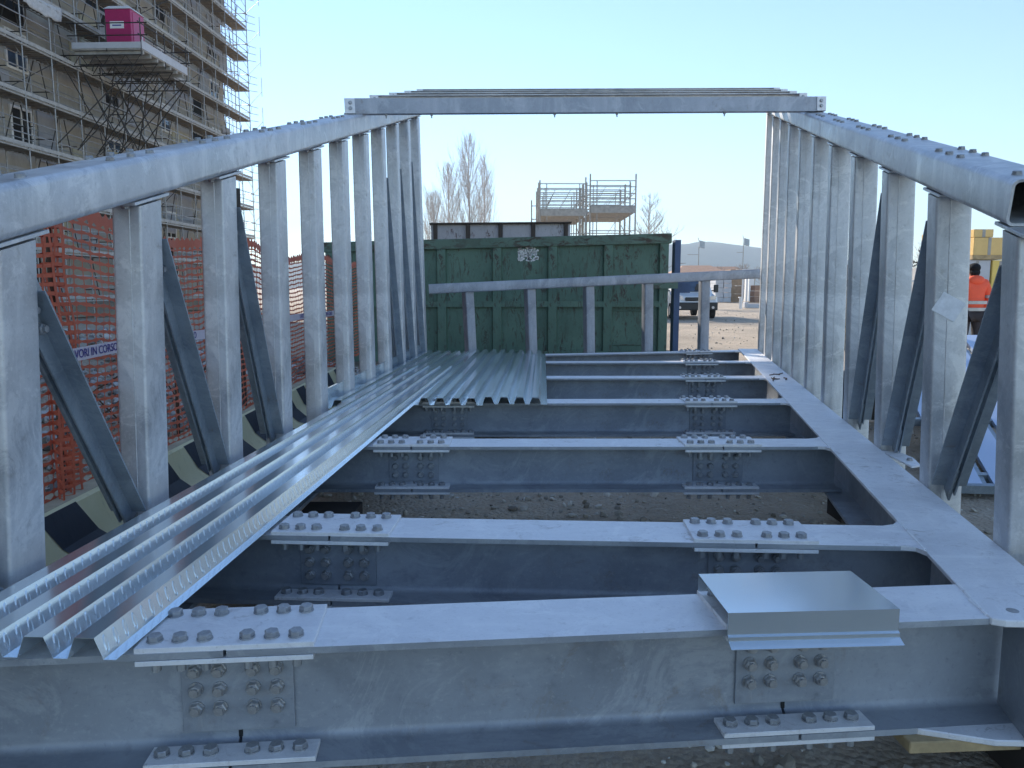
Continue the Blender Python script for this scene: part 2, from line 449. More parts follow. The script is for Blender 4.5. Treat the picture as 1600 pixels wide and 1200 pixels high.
HB = .262; BW = .235; TF = .017; TW = .012
rb = random.Random(5)
# front flange edge of each beam: (x0, y0) - (x1, y1)
beams = [((-1.75, 1.69), (1.42, 1.985)), ((-1.35, 2.70), (1.50, 2.545)), ((-1.3, 4.225), (1.86, 4.225)), ((-1.25, 5.84), (2.2, 5.875)),
         ((-1.2, 7.49), (2.55, 7.50)), ((-1.15, 9.04), (2.92, 9.13)), ((-1.1, 9.75), (3.25, 10.77))]
spl = [(-.705, .772), (-.655, .85), (-.565, 1.185), (-.49, 1.545), (None, 1.905), (None, 2.265), (None, 2.6)]
for bi, ((a, b), sp) in enumerate(zip(beams, spl)):
    HB = .322 if bi == 0 else .262
    A = V3(a[0], a[1], 0); B = V3(b[0], b[1], 0); U = (B - A).normalized(); N = V3(-U.y, U.x, 0)   # N points away from the camera
    ztop = DZ - .0025
    c0 = A + N * BW / 2 + ZUP * (ztop - HB / 2); c1 = B + N * BW / 2 + ZUP * (ztop - HB / 2)
    P = iprof(BW, HB, TF, TW, .024)
    cuts = [x for x in sp if x is not None]
    m = MB(); seg = c0
    for cx in cuts:                        # the beam is in lengths that meet with an open gap at the splice
        t = (cx - A.x) / U.x
        e = c0 + U * (t - .004); m.prism(P, seg, e, N, ZUP); seg = c0 + U * (t + .004)
    m.prism(P, seg, c1, N, ZUP)
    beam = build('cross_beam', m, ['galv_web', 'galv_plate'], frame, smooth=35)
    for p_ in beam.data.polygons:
        if p_.normal.z > .9 and max(beam.data.vertices[v_].co.z for v_ in p_.vertices) > HB - .004: p_.material_index = 1  # upward top faces take the paler steel, sky light put into the colour
    for k, cx in enumerate(cuts):
        t = (cx - A.x) / U.x; O = A + U * t
        L = .43 if bi < 3 else .40
        ax = (U, N, ZUP)
        # top splice plate, two lower strips, web plates, bottom plates
        m = MB(); m.box(O + N * (BW / 2) + ZUP * (ztop + .0065), (L, BW - .004, .013), ax); build('splice_plate', m, 'galv_plate', beam, bevel=.0012)
        m = MB()
        for s_ in (0, 1):
            w2 = .085; yy = .044 + s_ * (BW - .088)
            m.box(O + N * (yy + .001 - (.004 if s_ == 0 else 0)) + ZUP * (ztop - TF - .0085), (L - .004, w2, .013), ax)
        build('splice_plate', m, 'galv_plate', beam, bevel=.0012)
        m = MB()
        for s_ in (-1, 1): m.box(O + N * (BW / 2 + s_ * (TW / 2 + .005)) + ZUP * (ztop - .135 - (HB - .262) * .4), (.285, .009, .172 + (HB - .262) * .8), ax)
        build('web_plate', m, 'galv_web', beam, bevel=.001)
        m = MB(); zb = ztop - HB
        m.box(O + N * (.040) + ZUP * (zb + TF + .0075), (L - .01, .080, .013), ax)
        m.box(O + N * (BW - .040) + ZUP * (zb + TF + .0075), (L - .01, .080, .013), ax)
        m.box(O + N * (BW / 2) + ZUP * (zb - .0075), (L - .004, BW - .006, .013), ax)
        build('splice_plate', m, 'galv_plate', beam, bevel=.0012)
        if bi == 0:   # visible open slot in the web under the plate
            m = MB(); m.box(O + N * (BW / 2 - TW / 2 + .002) + ZUP * (ztop - .268), (.010, .012, .046), ax); build('web_slot', m, 'void', beam)
        xs = [-.178, -.118, -.058, .045, .105, .165]
        for x in xs:
            for y in (.042, BW - .042):
                p = O + U * x + N * y + ZUP * (ztop + .013)
                bolt(ME_TOP, B_TOP, Matrix.Translation(p) @ Matrix.Rotation(rb.random() * 2, 4, 'Z'), beam, bi < 2)
                p2 = O + U * x + N * y + ZUP * (zb + TF + .014)
                if y < .1: bolt(ME_TOP, B_TOP, Matrix.Translation(p2) @ Matrix.Rotation(rb.random() * 2, 4, 'Z'), beam, bi == 0)
        for x in (-.105, -.045, .04, .10):
            for z in ((.082, .132, .182) if bi else (.098, .150, .202)):
                p = O + U * x + N * (BW / 2 - TW / 2 - .0095) + ZUP * (ztop - z)
                bolt(ME_WEB, B_WEB, frame_mat(p, -N, rb.random() * 2), beam, bi < 2)

# edge beams (right one is seen, left one lies mostly under the sheets)
def edge_beam(Xf, U, N, y0, y1, right):
    m = MB(); s_ = U.y
    a = V3(Xf(y0), y0, 0); b = V3(Xf(y1), y1, 0); wd = .262; a2 = V3(Xf(y0 + .19), y0 + .19, 0)
    ax = (U, N, ZUP)
    # top plate
    m.hexa([a - N*wd + ZUP*(DZ-.018), a + N*.0 + ZUP*(DZ-.018), b + ZUP*(DZ-.018), b - N*wd + ZUP*(DZ-.018),
            a - N*wd + ZUP*DZ, a + ZUP*DZ, b + ZUP*DZ, b - N*wd + ZUP*DZ])
    top = build('edge_plate', m, 'galv_plate', frame, bevel=.003)
    m = MB(); c = DZ - .018 - .125
    m.prism([(-.006, -.125), (.006, -.125), (.006, .125), (-.006, .125)], a2 - N*wd*.5 + ZUP*c, b - N*wd*.5 + ZUP*c, N, ZUP)
    m.prism([(-.13, -.009), (.13, -.009), (.13, .009), (-.13, .009)], a2 - N*wd*.5 + ZUP*(c-.134), b - N*wd*.5 + ZUP*(c-.134), N, ZUP)
    build('edge_web', m, 'galv_web', frame)
    return top
er = edge_beam(XR, UR, NR, 1.955, 11.15, True)
el = edge_beam(XL, UL, NL, 1.95, 10.3, False)
# near right corner: widened end plate, end web, hole, haunches
m = MB(); m.slab([(1.285, 1.966), (1.315, 1.950), (1.80, 1.925), (1.86, 2.20), (1.64, 2.30), (1.60, 2.12), (1.30, 2.10)], DZ - .0185, DZ + .0025)
build('corner_plate', m, 'galv_plate', frame, bevel=.003)
m = MB(); m.tube((1.372, 2.012, DZ + .0026), (1.372, 2.012, DZ + .0034), .016, 20); build('bolt_hole', m, 'boltdark', frame)
m = MB(); m.box((1.383, 1.985, DZ - .164), (.012, .20, .285), (V3(.976, -.214, 0), UR, ZUP)); build('end_stiffener', m, 'galv_web', frame)
m = MB(); m.slab([(1.10, 1.955), (1.28, 1.90), (1.75, 1.88), (1.80, 2.20), (1.12, 2.19)], DZ - .326, DZ - .308); build('corner_plate', m, 'galv_plate', frame, bevel=.003)
# haunch plates where the beam flanges run into the right edge plate
for bi, ((a, b)) in enumerate(beams):
    if bi == 0: continue
    yi = a[1] + (b[1] - a[1]) * .96
    for sgn, y in ((-1, yi + .004), (1, yi + BW - .004)):
        xi = XR(y) - .262 / .977
        L = .075
        pts = [(xi + .01, y - sgn * .01), (xi - L, y - sgn * .01), (xi - L, y), (xi - L * .35 + sgn * y * 0, y + sgn * L * .22), (xi + sgn * L * .2194 + .008, y + sgn * L)]
        m = MB(); m.slab(pts if sgn > 0 else pts[::-1], DZ - .016, DZ - .001); build('haunch_plate', m, 'galv_plate', frame)
    # weld bead
    m = MB(); p0 = V3(XR(yi - .04) - .268, yi - .04, DZ); p1 = V3(XR(yi + BW + .04) - .268, yi + BW + .04, DZ)
    m.tube(p0 - ZUP * .001, p1 - ZUP * .001, .0045, 6); build('weld_bead', m, 'galv_plate', frame)
m = MB(); p0 = V3(1.335, 2.21, DZ - .001); p1 = V3(1.288, 1.99, DZ - .001); m.tube(p0, p1, .005, 6); build('weld_bead', m, 'galv_plate', frame)
# small base gussets outside the right edge plate, with a bolt
for y in (4.05,):
    m = MB(); x = XR(y); m.slab([(x - .01, y - .30), (x + .05, y - .27), (x + .10, y - .1), (x + .10, y + .05), (x + .012, y + .08)], DZ - .012, DZ - .004)
    build('gusset_plate', m, 'galv_plate', frame)
    small_bolts.add(B_CH, Matrix.Translation((x + .05, y - .16, DZ - .004)))

# posts
def post(Xb, Xt, Zt, U, N, yc, wd, th, chord_slope, side):
    """yc = far inner corner; wd across, th along the wall"""
    yn = yc - th
    def P(y, off, z, lvl):
        X = Xb(y) if lvl == 0 else Xt(y)
        return V3(X, y, z) + N * off
    zb = .19
    r = .012; prof = rrect(wd, th, r, 3)
    cb = (P(yc, wd/2, 0, 0) + P(yn, wd/2, 0, 0)) / 2; ct = (P(yc, wd/2, 0, 1) + P(yn, wd/2, 0, 1)) / 2
    ym = (yc + yn) / 2; zt = Zt(ym) - .022
    k = (zb - DZ) / (zt - DZ)              # extend the lean below deck level
    cb2 = cb + (ct - cb) * k
    m = MB(); A = V3(cb2.x, cb2.y, zb); B = V3(ct.x, ct.y, zt)
    n0 = len(m.v); m.prism(prof, A, B, N, U)
    for i in range(len(prof)):             # cut the top to the slope of the chord
        m.v[n0 + len(prof) + i].z += prof[i][1] * chord_slope
    o = build('post', m, 'galv', frame, smooth=40)
    # weld seam line down the broad face
    m = MB(); m.tube(A - U * (th/2 + .0002) + N * (-.1 * wd), B - U * (th/2 + .0002) + N * (-.1 * wd) - ZUP * .03, .0022, 5); build('weld_seam', m, 'galv', o)
    # sloped cap plate with two bolts
    Us = (U + ZUP * chord_slope * U.y).normalized(); Zs = N.cross(Us); Zs = Zs if Zs.z > 0 else -Zs
    C = V3(ct.x, ct.y, Zt(ym) - .008) + N * .01
    m = MB(); m.box(C, (th + .11, wd + .03, .011), (Us, N, Zs)); build('cap_plate', m, 'galv', o, bevel=.001)
    for q in (-1, 1):
        small_bolts.add(B_CH, frame_mat(C + Us * q * (th/2 + .03) - Zs * .006 + N * -.02, -Zs))
    return A, B
CH_H, CH_W = .150, .19
LP = [2.30 + .79 * k for k in range(-1, 11)]
RPs = [2.62 + .845 * k for k in range(0, 11)]
LW, LT, RW, RT = .115, .165, .14, .135
lp = [post(XL, XLt, ZLt, UL, NL, y, LW, LT, .2565, 'l') for y in LP]
rp = [post(XR, XRt, ZRt, UR, NR, y, RW, RT, .261, 'r') for y in RPs]

# top chords: rounded hollow sections with an open near end
def chord(Xt, Zt, U0, N, y0, y1, name='top_chord'):
    a = V3(Xt(y0), y0, Zt(y0)); b = V3(Xt(y1), y1, Zt(y1)); d = (b - a).normalized(); Z = N.cross(d); Z = Z if Z.z > 0 else -Z
    m = MB(); off = N * (CH_W / 2 - .012) + Z * (CH_H / 2)
    A = a + off; B = b + off
    po = rrect(CH_W, CH_H, .024, 5); pi = rrect(CH_W - .018, CH_H - .018, .016, 5)
    m.prism(po, A, B, N, Z, False); m.prism(pi, A, B, N, Z, False)
    n = len(po)
    for base in (0, n):
        for i in range(n):
            j = (i + 1) % n; m.f.append((base + i, base + j, 2*n + base + j, 2*n + base + i)); m.mi.append(0)
    return build(name, m, 'galv', frame, smooth=40), a, d, Z
cl, la, ld, lz = chord(XLt, ZLt, UL, NL, 1.25, 11.15)
cr, ra, rd, rz = chord(XRt, ZRt, UR, NR, 2.56, 11.35)
for (ps, th, Xt, Zt, N, Z, d, ch) in ((LP, LT, XLt, ZLt, NL, lz, ld, cl), (RPs, RT, XRt, ZRt, NR, rz, rd, cr)):
    for y in ps:
        ym = y - th / 2; c = V3(Xt(ym), ym, Zt(ym)) + Z * CH_H
        for du in (-.15, .0, .15):
            for dn in (.04, .145):
                if abs(du) < .01 and dn < .1 : pass
                small_bolts.add(B_CH, frame_mat(c + d * (du + (.03 if dn > .1 else -.02)) + N * dn, Z, rb.random() * 2))

# in-plane diagonal braces: two angles back to back with a gap
def brace(Pa, Pb, U, N, wa, wb):
    A = Vector(Pa); B = Vector(Pb); d = (B - A).normalized(); W_ = N.cross(d).normalized()
    if W_.y > 0: W_ = -W_                 # leg side towards the camera
    m = MB(); g = .007; l = .062; t = .007
    for s_ in (1, -1):
        q = N * s_
        prof = [(g, 0), (g + l, 0), (g + l, t), (g + t, t), (g + t, l), (g, l)]
        m.prism(prof, A, B, q, W_)
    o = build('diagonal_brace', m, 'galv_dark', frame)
    for k in (.05, .12):
        small_bolts.add(B_WEB, frame_mat(A + d * k + W_ * .03 + N * -(g + t), -N)); small_bolts.add(B_WEB, frame_mat(A + d * k + W_ * .03 + N * (g + t), N))
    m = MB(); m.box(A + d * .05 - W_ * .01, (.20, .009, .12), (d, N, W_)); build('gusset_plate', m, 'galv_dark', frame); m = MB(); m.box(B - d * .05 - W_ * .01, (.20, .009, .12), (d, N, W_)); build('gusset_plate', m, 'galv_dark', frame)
def braceset(pp, ys, th, wd, U, N, idx, dz):
    for i in idx:
        A0, A1 = pp[i]; B0, B1 = pp[i + 1]
        zt = A1.z - dz; ta = (zt - A0.z) / (A1.z - A0.z); a = A0 + (A1 - A0) * ta + U * (th / 2 + .012)
        b = B0 + (B1 - B0) * ((DZ + .03 - B0.z) / (B1.z - B0.z)) - U * (th / 2 + .045)
        brace(a, b, U, N, 0, 0)
braceset(lp, LP, LT, LW, UL, NL, (0, 1, 2, 3), .13)
braceset(lp, LP, LT, LW, UL, NL, (8, 9, 10), .45)
braceset(rp, RPs, RT, RW, UR, NR, (0, 1, 2), .10)

# roof bars lying across the two chords (channels with end clips)
for k, (yl, yr) in enumerate([(6.8, 7.3), (7.85, 8.5), (8.9, 9.35), (9.95, 10.25), (11.0, 11.15)]):
    a = V3(XLt(yl) - .15, yl, ZLt(yl) + CH_H * 1.03 + .004 + .009 * k); b = V3(XRt(yr) + .185, yr, ZRt(yr) + CH_H * 1.03 + .02 + .008 * k)
    d = (b - a).normalized(); N = V3(-d.y, d.x, 0).normalized(); Z = d.cross(N); Z = Z if Z.z > 0 else -Z
    m = MB(); h = .128; f = .065; t = .006
    pf = [(0, 0), (f, 0), (f, t), (t, t), (t, h - t), (f, h - t), (f, h), (0, h)]
    if k: pf = [(f - u_, v_) for u_, v_ in pf]
    m.prism(pf, a, b, N, Z)
    o = build('roof_bar', m, 'galv_bar' if k == 0 else 'galv', frame)
    for e, s_ in ((a, 1), (b, -1)):
        m = MB(); m.box(e + d * s_ * .045 + Z * (h / 2) - N * .005, (.085, .008, h - .004), (d, N, Z)); build('end_clip', m, 'galv_plate', o)
        for q in (.35, .7): small_bolts.add(B_CH, frame_mat(e + d * s_ * .05 + Z * (h * q) - N * .009, -N))
    for q in (.08, .17, .42, .55, .78, .88):
        p = a + (b - a) * q; m2 = bolt_mb(.02, .012); 
        if k == 0: small_bolts.add(m2, frame_mat(p + N * .03 - Z * .0, -Z)); small_bolts.tube(p + N * .03, p + N * .03 - Z * .035, .006, 6)

# end railing
a = V3(-1.12, 10.45, 1.26); b = V3(3.50, 11.0, 1.475)
d = (b - a).normalized(); N = V3(-d.y, d.x, 0).normalized(); Z = d.cross(N); Z = Z if Z.z > 0 else -Z
m = MB(); m.prism(rrect(.12, .13, .015, 3), a + Z * .065, b + Z * .065, N, Z); build('end_rail', m, 'galv_bar', frame, smooth=40)
for x in (732, 826, 917, 1010, 1101):
    t = (x - 675) / 512.; p = a + (b - a) * t
    m = MB(); lean = (-.05 + .05 * t)
    m.prism(rrect(.125, .14, .012, 3), V3(p.x - lean, p.y + .06, .30), V3(p.x, p.y + .06, p.z + .002), V3(.86, .5 * (1 - t), 0).normalized(), V3(-.5 * (1 - t), .86, 0).normalized())
    build('rail_post', m, 'galv_bar', frame, smooth=40)
# packing under the frame is separate (timbers below)
build('small_bolts', small_bolts, 'boltdark', frame); bpy.data.objects['small_bolts']['kind'] = 'stuff'

# rusty hooks lying on the edge plate
m = MB(); rr = random.Random(3)
for i in range(6):
    y = 7.3 + rr.random() * .7; x = XR(y) - .10 - .06 * rr.random(); a0 = rr.random() * 6
    pts = [V3(x + .05 * math.cos(a0 + t_) * (1 + .5 * t_), y + .09 * math.sin(a0 + t_ * 1.4), DZ + .006) for t_ in (0, .6, 1.1, 1.9)]
    for p, q in zip(pts, pts[1:]): m.tube(p, q, .005, 5)
tag(build('wire_scraps', m, 'rusty_bar'), 'rusty wire scraps lying on the right edge plate', 'wire scraps')

# ---------------------------------------------------------------- timbers and packing
def tim(c, d, ax, mat, label, group=None, name='timber_board', cat='timber'):
    m = MB(); m.box(c, d, ax); o = build(name, m, mat, bevel=.003); return tag(o, label, cat, group)
Ux = V3(1, .06, 0).normalized(); Nx = V3(-.06, 1, 0)
tim((1.58, 2.10, .117), (1.05, .3, .034), (Ux, Nx, ZUP), 'timber', 'pale sawn board under the near right corner of the steel frame')
tim((1.5, 2.02, .058), (.25, .25, .115), None, 'timber_dark', 'dark packing block under the near right corner board', name='packing_block', cat='block')
tim((1.96, 4.36, .085), (.16, .2, .16), None, 'timber_dark', 'black packing block under the right end of the third beam', name='packing_block', cat='block')
tim((-.95, 3.12, .05), (.14, .5, .03), (V3(.8, .6, 0), V3(-.6, .8, 0), ZUP), 'timber', 'short offcut of board on the gravel left of the second beam')
tim((-1.3, 1.95, .07), (.3, .3, .13), None, 'timber_dark', 'dark packing block under the near left corner of the frame', name='packing_block', cat='block')
tim((-1.0, 4.1, .07), (.3, .3, .13), None, 'timber_dark', 'dark packing block under the left end of the third beam', name='packing_block', cat='block')
m = MB(); rr = random.Random(8)
m.prism([(0, 0), (.09, .01), (.20, -.10), (.17, -.13), (.10, -.08), (.03, -.05)], (.93, 1.78, .012), (.93, 1.78, .02), V3(1, 0, 0), V3(0, 1, 0))
tag(build('cardboard_scrap', m, 'conc_top'), 'torn grey cardboard scrap on the dirt in front of the near beam', 'scrap')
for (x, y, mt, lb, nm) in ((.72, 3.60, 'leafy', 'yellow leaf on the gravel between the second and third beams', 'leaf'), (-.30, 3.62, 'litter', 'torn white paper scrap on the gravel left of the yellow leaf', 'paper_scrap')):
    m = MB(); z = gz(x, y) - .01; P = [V3(x + (.035 if i % 2 else .016) * math.cos(i * .63), y + (.035 if i % 2 else .016) * math.sin(i * .63), z + .006 * (i % 3)) for i in range(10)]
    for i in range(10): m.quad([V3(x, y, z + .02), P[i], P[(i + 1) % 10]])
    tag(build(nm, m, mt), lb, nm.replace('_', ' '))

# ---------------------------------------------------------------- profiled steel sheets
US = V3(.0404, 1, 0).normalized(); XS = V3(US.y, -US.x, 0)
def sheet(name, label, x_ref, y0, y1, ribs, z, pitch=.117, h=.052, left_flat=.03, right_flat=.03, embossed=True, yaw=0.0, group=None):
    """right-hand edge at x_ref (at y0), running along US; ribs counted leftwards"""
    Ud = (Matrix.Rotation(yaw, 3, 'Z') @ US); Xd = V3(Ud.y, -Ud.x, 0)
    prof = [(0, 0), (-right_flat, 0)]; x = -right_flat; slopes = []
    for i in range(ribs):
        slopes.append((x, 0, x - .020, h)); prof += [(x - .020, h), (x - .020 - .047, h)]
        slopes.append((x - .087, 0, x - .067, h)); prof += [(x - .087, 0)]
        x -= .087
        if i < ribs - 1: x -= pitch - .087; prof.append((x, 0))
    prof.append((x - left_flat, 0))
    t = .0012; A = V3(x_ref, y0, z); L = (y1 - y0)
    m = MB(); n = len(prof)
    full = prof + [(p[0], p[1] - t) for p in reversed(prof)]
    nseg = 1
    m.prism(full, A, A + Ud * L, Xd, ZUP, True)
    if embossed:   # pressed dimples along the rib sides
        for (xa, za, xb, zb) in slopes:
            mid = Vector((xa + xb, 0, za + zb)) / 2; dr = V3(xb - xa, 0, zb - za).normalized()
            s1 = Xd * dr.x + ZUP * dr.z; nn = (s1.cross(Ud)).normalized(); nn = nn if nn.z > 0 else -nn
            c0 = A + Xd * mid.x + ZUP * mid.z
            y = .03
            while y < min(L, 6.5) - .03:
                c = c0 + Ud * y; k = len(m.v); nv = 8
                for (a_, b_, g_) in ((.023, .0095, 0.0), (.017, .0055, .0013)):
                    m.v += [c + s1 * (a_ * math.cos(2 * math.pi * i / nv)) + Ud * (b_ * math.sin(2 * math.pi * i / nv) + .004 * math.cos(2 * math.pi * i / nv)) + nn * g_ for i in range(nv)]
                for i in range(nv): m.f.append((k + i, k + (i + 1) % nv, k + nv + (i + 1) % nv, k + nv + i)); m.mi.append(0)
                m.f.append(tuple(k + nv + i for i in range(nv))); m.mi.append(0)
                y += .042
    return tag(build(name, m, 'sheet', origin=A), label, 'metal sheet', group)
sheet('corrugated_sheet', 'long shiny ribbed steel sheet lying along the left side, its near end by the camera', -.925, 1.70, 10.0, 4, DZ + .018, pitch=.122, embossed=True, yaw=R(-.55))
sheet('corrugated_sheet', 'narrow ribbed steel sheet at the far left, inside the lipped edge trim', -1.18, 5.5, 10.05, 1, DZ + .022, embossed=False, left_flat=.05, right_flat=.04)
sheet('corrugated_sheet', 'shiny ribbed steel sheet at the far end, in the middle of the laid sheets', -.215, 5.63, 10.2, 4, DZ + .017, embossed=False, left_flat=.035, right_flat=.045)
sheet('corrugated_sheet', 'shiny ribbed steel sheet at the far end, the right-hand one with the free edge', .262, 5.66, 10.1, 4, DZ + .020, embossed=False, left_flat=.04, right_flat=.045)
# lipped edge trim along the left posts
m = MB(); A = V3(-1.372, 5.45, DZ + .02); B = A + US * 4.7
m.prism([(0, 0), (.06, 0), (.06, .0015), (.0015, .0015), (.0015, .128), (.03, .134), (.03, .1355), (0, .13)], A, B, XS, ZUP)
tag(build('edge_trim', m, 'sheet'), 'upright lipped edge trim between the far ribbed sheets and the left posts', 'trim')

# folded flashing over the near right splice
m = MB(); Uf = V3(1, .055, 0).normalized(); Nf = V3(-.055, 1, 0).normalized()
A = V3(.545, 1.850, 0); z1 = DZ + .066; L = .445
t = .0015
prof = [(0, z1), (0, DZ + .004), (-.001, DZ + .004), (-.004, DZ - .006), (-.034, DZ - .016), (-.034, DZ - .016 + t), (-.010, DZ - .004), (-.010, DZ + .006), (-.002, DZ + .010), (-.0018, z1 + t), (.255, z1 + t + .004), (.255, DZ + .02), (.2535, DZ + .02), (.2535, z1 + .004 - .0)]
m.prism(prof, A, A + Uf * L, Nf, ZUP)
tag(build('folded_flashing', m, 'sheet'), 'bright folded zinc flashing piece set over the bolts of the near right splice', 'flashing')

# faded sticker on the second right post
m = MB(); A0, A1 = rp[1]; zc = 1.26; c = A0 + (A1 - A0) * ((zc - A0.z) / (A1.z - A0.z)) - UR * (RT / 2 + .003)
u2 = (NR * .80 + ZUP * -.45).normalized(); v2 = (-UR).cross(u2)
m.box(c + NR * -.01, (.105, .09, .0012), (u2, v2, -UR)); tag(build('paper_label', m, 'sticker'), 'faded tilted paper label stuck on the second post of the right wall', 'label')

# ---------------------------------------------------------------- barriers, net, tape, rubble on the left
def XB(y): return -1.98 - .0228 * (y - 3.25)
def barrier(y0, y1, label, lettering=False):
    Ub = V3(-.0228, 1, 0).normalized(); Xb = V3(Ub.y, -Ub.x, 0)
    root = thing('concrete_barrier', label, 'barrier', (XB(y0) - .1, (y0 + y1) / 2, 0), 'yellow and black barriers along the net')
    A = V3(XB(y0), y0, 0); L = y1 - y0 - .02
    prof = [(-.36, 0), (-.36, .05), (-.20, .37), (-.175, .385), (-.02, .385), (0, .372), (.045, .22), (.12, .13), (.34, .035), (.35, 0)]
    m = MB(); m.prism(prof, A, A + Ub * L, Xb, ZUP); body = build('body', m, 'yellow_conc', root, smooth=30)
    m = MB(); m.prism([(-.17, .3852), (-.02, .3852), (-.02, .3872), (-.17, .3872)], A + Ub * .01, A + Ub * (L - .01), Xb, ZUP); build('bare_top', m, 'conc_top', root)
    # slanted black stripes hugging the front profile
    fp = [(-.004, .374), (.045, .22), (.12, .13), (.34, .035)]
    fine = []
    for (p, q) in zip(fp, fp[1:]):
        for k in range(6): fine.append((p[0] + (q[0] - p[0]) * k / 6, p[1] + (q[1] - p[1]) * k / 6))
    fine.append(fp[-1]); lens = [0]
    for p, q in zip(fine, fine[1:]): lens.append(lens[-1] + math.hypot(q[0] - p[0], q[1] - p[1]))
    y = -.42; wd = .30
    while y < L:
        m = MB()
        for i in range(len(fine) - 1):
            o1, o2 = lens[i] * .55, lens[i + 1] * .55
            cl_ = lambda v: max(.004, min(L - .004, v))
            ya, yb, yc, yd = cl_(y + o1), cl_(y + o1 + wd), cl_(y + o2 + wd), cl_(y + o2)
            if yb - ya > .01 or yc - yd > .01:
                p = A + Xb * (fine[i][0] + .003) + ZUP * (fine[i][1] + .003); q = A + Xb * (fine[i + 1][0] + .003) + ZUP * (fine[i + 1][1] + .003)
                m.quad([p + Ub * ya, p + Ub * yb, q + Ub * yc, q + Ub * yd])
        if m.f: build('painted_stripe', m, 'black_stripe', root)
        y += .58
    if lettering:
        text('XF4', .055, V3(XB(4.86) + .028, 4.86, .27), Ub, (ZUP * .95 - Xb * .3).normalized(), 'ink_black', root, 'lettering')
    return root
def text(s_, size, p, U, Vv, mat, parent, name='lettering', ext=.0):
    c = bpy.data.curves.new('t', 'FONT'); c.body = s_; c.size = size; c.align_x = 'LEFT'; c.extrude = 0.0004
    o = bpy.data.objects.new('t', c); col.objects.link(o)
    dg = bpy.context.evaluated_depsgraph_get(); me = bpy.data.meshes.new_from_object(o.evaluated_get(dg))
    bpy.data.objects.remove(o); me.name = name; me.materials.clear(); me.materials.append(M[mat])
    U = Vector(U).normalized(); Vv = Vector(Vv); Vv = (Vv - U * Vv.dot(U)).normalized(); N_ = U.cross(Vv)
    m4 = Matrix((U, Vv, N_)).transposed().to_4x4(); me.transform(m4)
    q = bpy.data.objects.new(name, me); col.objects.link(q); put(q, p, parent); return q
barrier(1.2, 3.86, 'yellow and black striped concrete barrier nearest the camera, chipped paint')
barrier(3.88, 6.55, 'yellow and black striped concrete barrier lettered XF4')
barrier(6.57, 9.3, 'yellow and black striped concrete barrier, farthest one beside the left posts')

def XN(y): return XB(y) - .10
def netx(y, z):
    k = .05 * noise.noise(V3(y * 1.1, z * 1.4, 0)) + .02 * noise.noise(V3(y * 4, z * 4, 1))
    return XN(y) + k
def netz(y, z):   # sag of the rows
    t = (z - .38) / 1.28
    return z + t * (.05 * math.sin(y * 2.3) + .03 * noise.noise(V3(y * 1.7, 3, 0))) + .010 * noise.noise(V3(y * 9, z * 9, 0)) + (.03 if t < .1 else 0) * noise.noise(V3(y * 3, 0, 9))
net_root = thing('safety_net', 'orange plastic mesh fence on rusty bars behind the striped barriers', 'mesh fence', (-2.15, 6.5, .38))
def net(y0, y1):
    m = MB(); dy = .03
    rows = 31; H0 = .385; H1 = 1.66
    def pt(y, z, o=0): return V3(netx(y, z) + o, y, netz(y, z))
    ys = []; y = y0
    while y < y1: ys.append(y); y += dy
    for r in range(rows):
        z = H0 + (H1 - H0) * r / (rows - 1); hw = .0076 + .003 * noise.noise(V3(r, 0, 0))
        if r == 0: hw = .016
        if r == rows - 1: hw = .032
        for a, b in zip(ys, ys[1:]):
            w1 = hw * (1 + .5 * math.cos((a - y0) / .075 * 2 * math.pi))
            w2 = hw * (1 + .5 * math.cos((b - y0) / .075 * 2 * math.pi))
            m.quad([pt(a, z - w1), pt(b, z - w2), pt(b, z + w2), pt(a, z + w1)])
    y = y0
    while y < y1:
        for r in range(rows - 1):
            z = H0 + (H1 - H0) * r / (rows - 1); z2 = H0 + (H1 - H0) * (r + 1) / (rows - 1); zm = (z + z2) / 2
            m.quad([pt(y - .006, z), pt(y + .006, z), pt(y + .0035, zm), pt(y - .0035, zm)])
            m.quad([pt(y - .0035, zm), pt(y + .0035, zm), pt(y + .006, z2), pt(y - .006, z2)])
        y += .075
    return m
build('netting', net(1.6, 12.6), 'orange_net', net_root)
m = MB()   # gathered overlap where one roll ends
for j in range(7):
    yy = 3.38 + j * .032
    for i in range(30):
        z = .385 + 1.275 * i / 30; z2 = .385 + 1.275 * (i + 1) / 30
        f = lambda z_, k_: V3(netx(yy, z_) + .03 + .03 * math.sin(j * 2.1 + z_ * 3), yy + .008 * math.sin(z_ * 9 + j), netz(yy, z_))
        a, b = f(z, i), f(z2, i + 1); e_ = V3(.3, 1, 0) * .006
        m.quad([a - e_, a + e_, b + e_, b - e_])
        if j < 6:
            c2 = V3(netx(yy + .032, z) + .03 + .03 * math.sin((j + 1) * 2.1 + z * 3), yy + .032 + .008 * math.sin(z * 9 + j + 1), netz(yy + .032, z))
            m.quad([a - ZUP * .008, c2 - ZUP * .008, c2 + ZUP * .008, a + ZUP * .008])
build('gathered_fold', m, 'orange_net', net_root)
for y, zt, r in ((2.5, 1.7, .012), (3.56, 1.75, .014), (4.9, 1.65, .012), (6.2, 2.12, .03), (7.07, 2.12, .022), (8.6, 2.0, .022), (10.2, 1.8, .022)):
    m = MB(); m.tube((XN(y) - .05, y, 0), (XN(y) - .05 + .02, y + .01, zt), r, 8); build('pole', m, 'pole_wood' if r > .015 else 'rusty_bar', net_root)

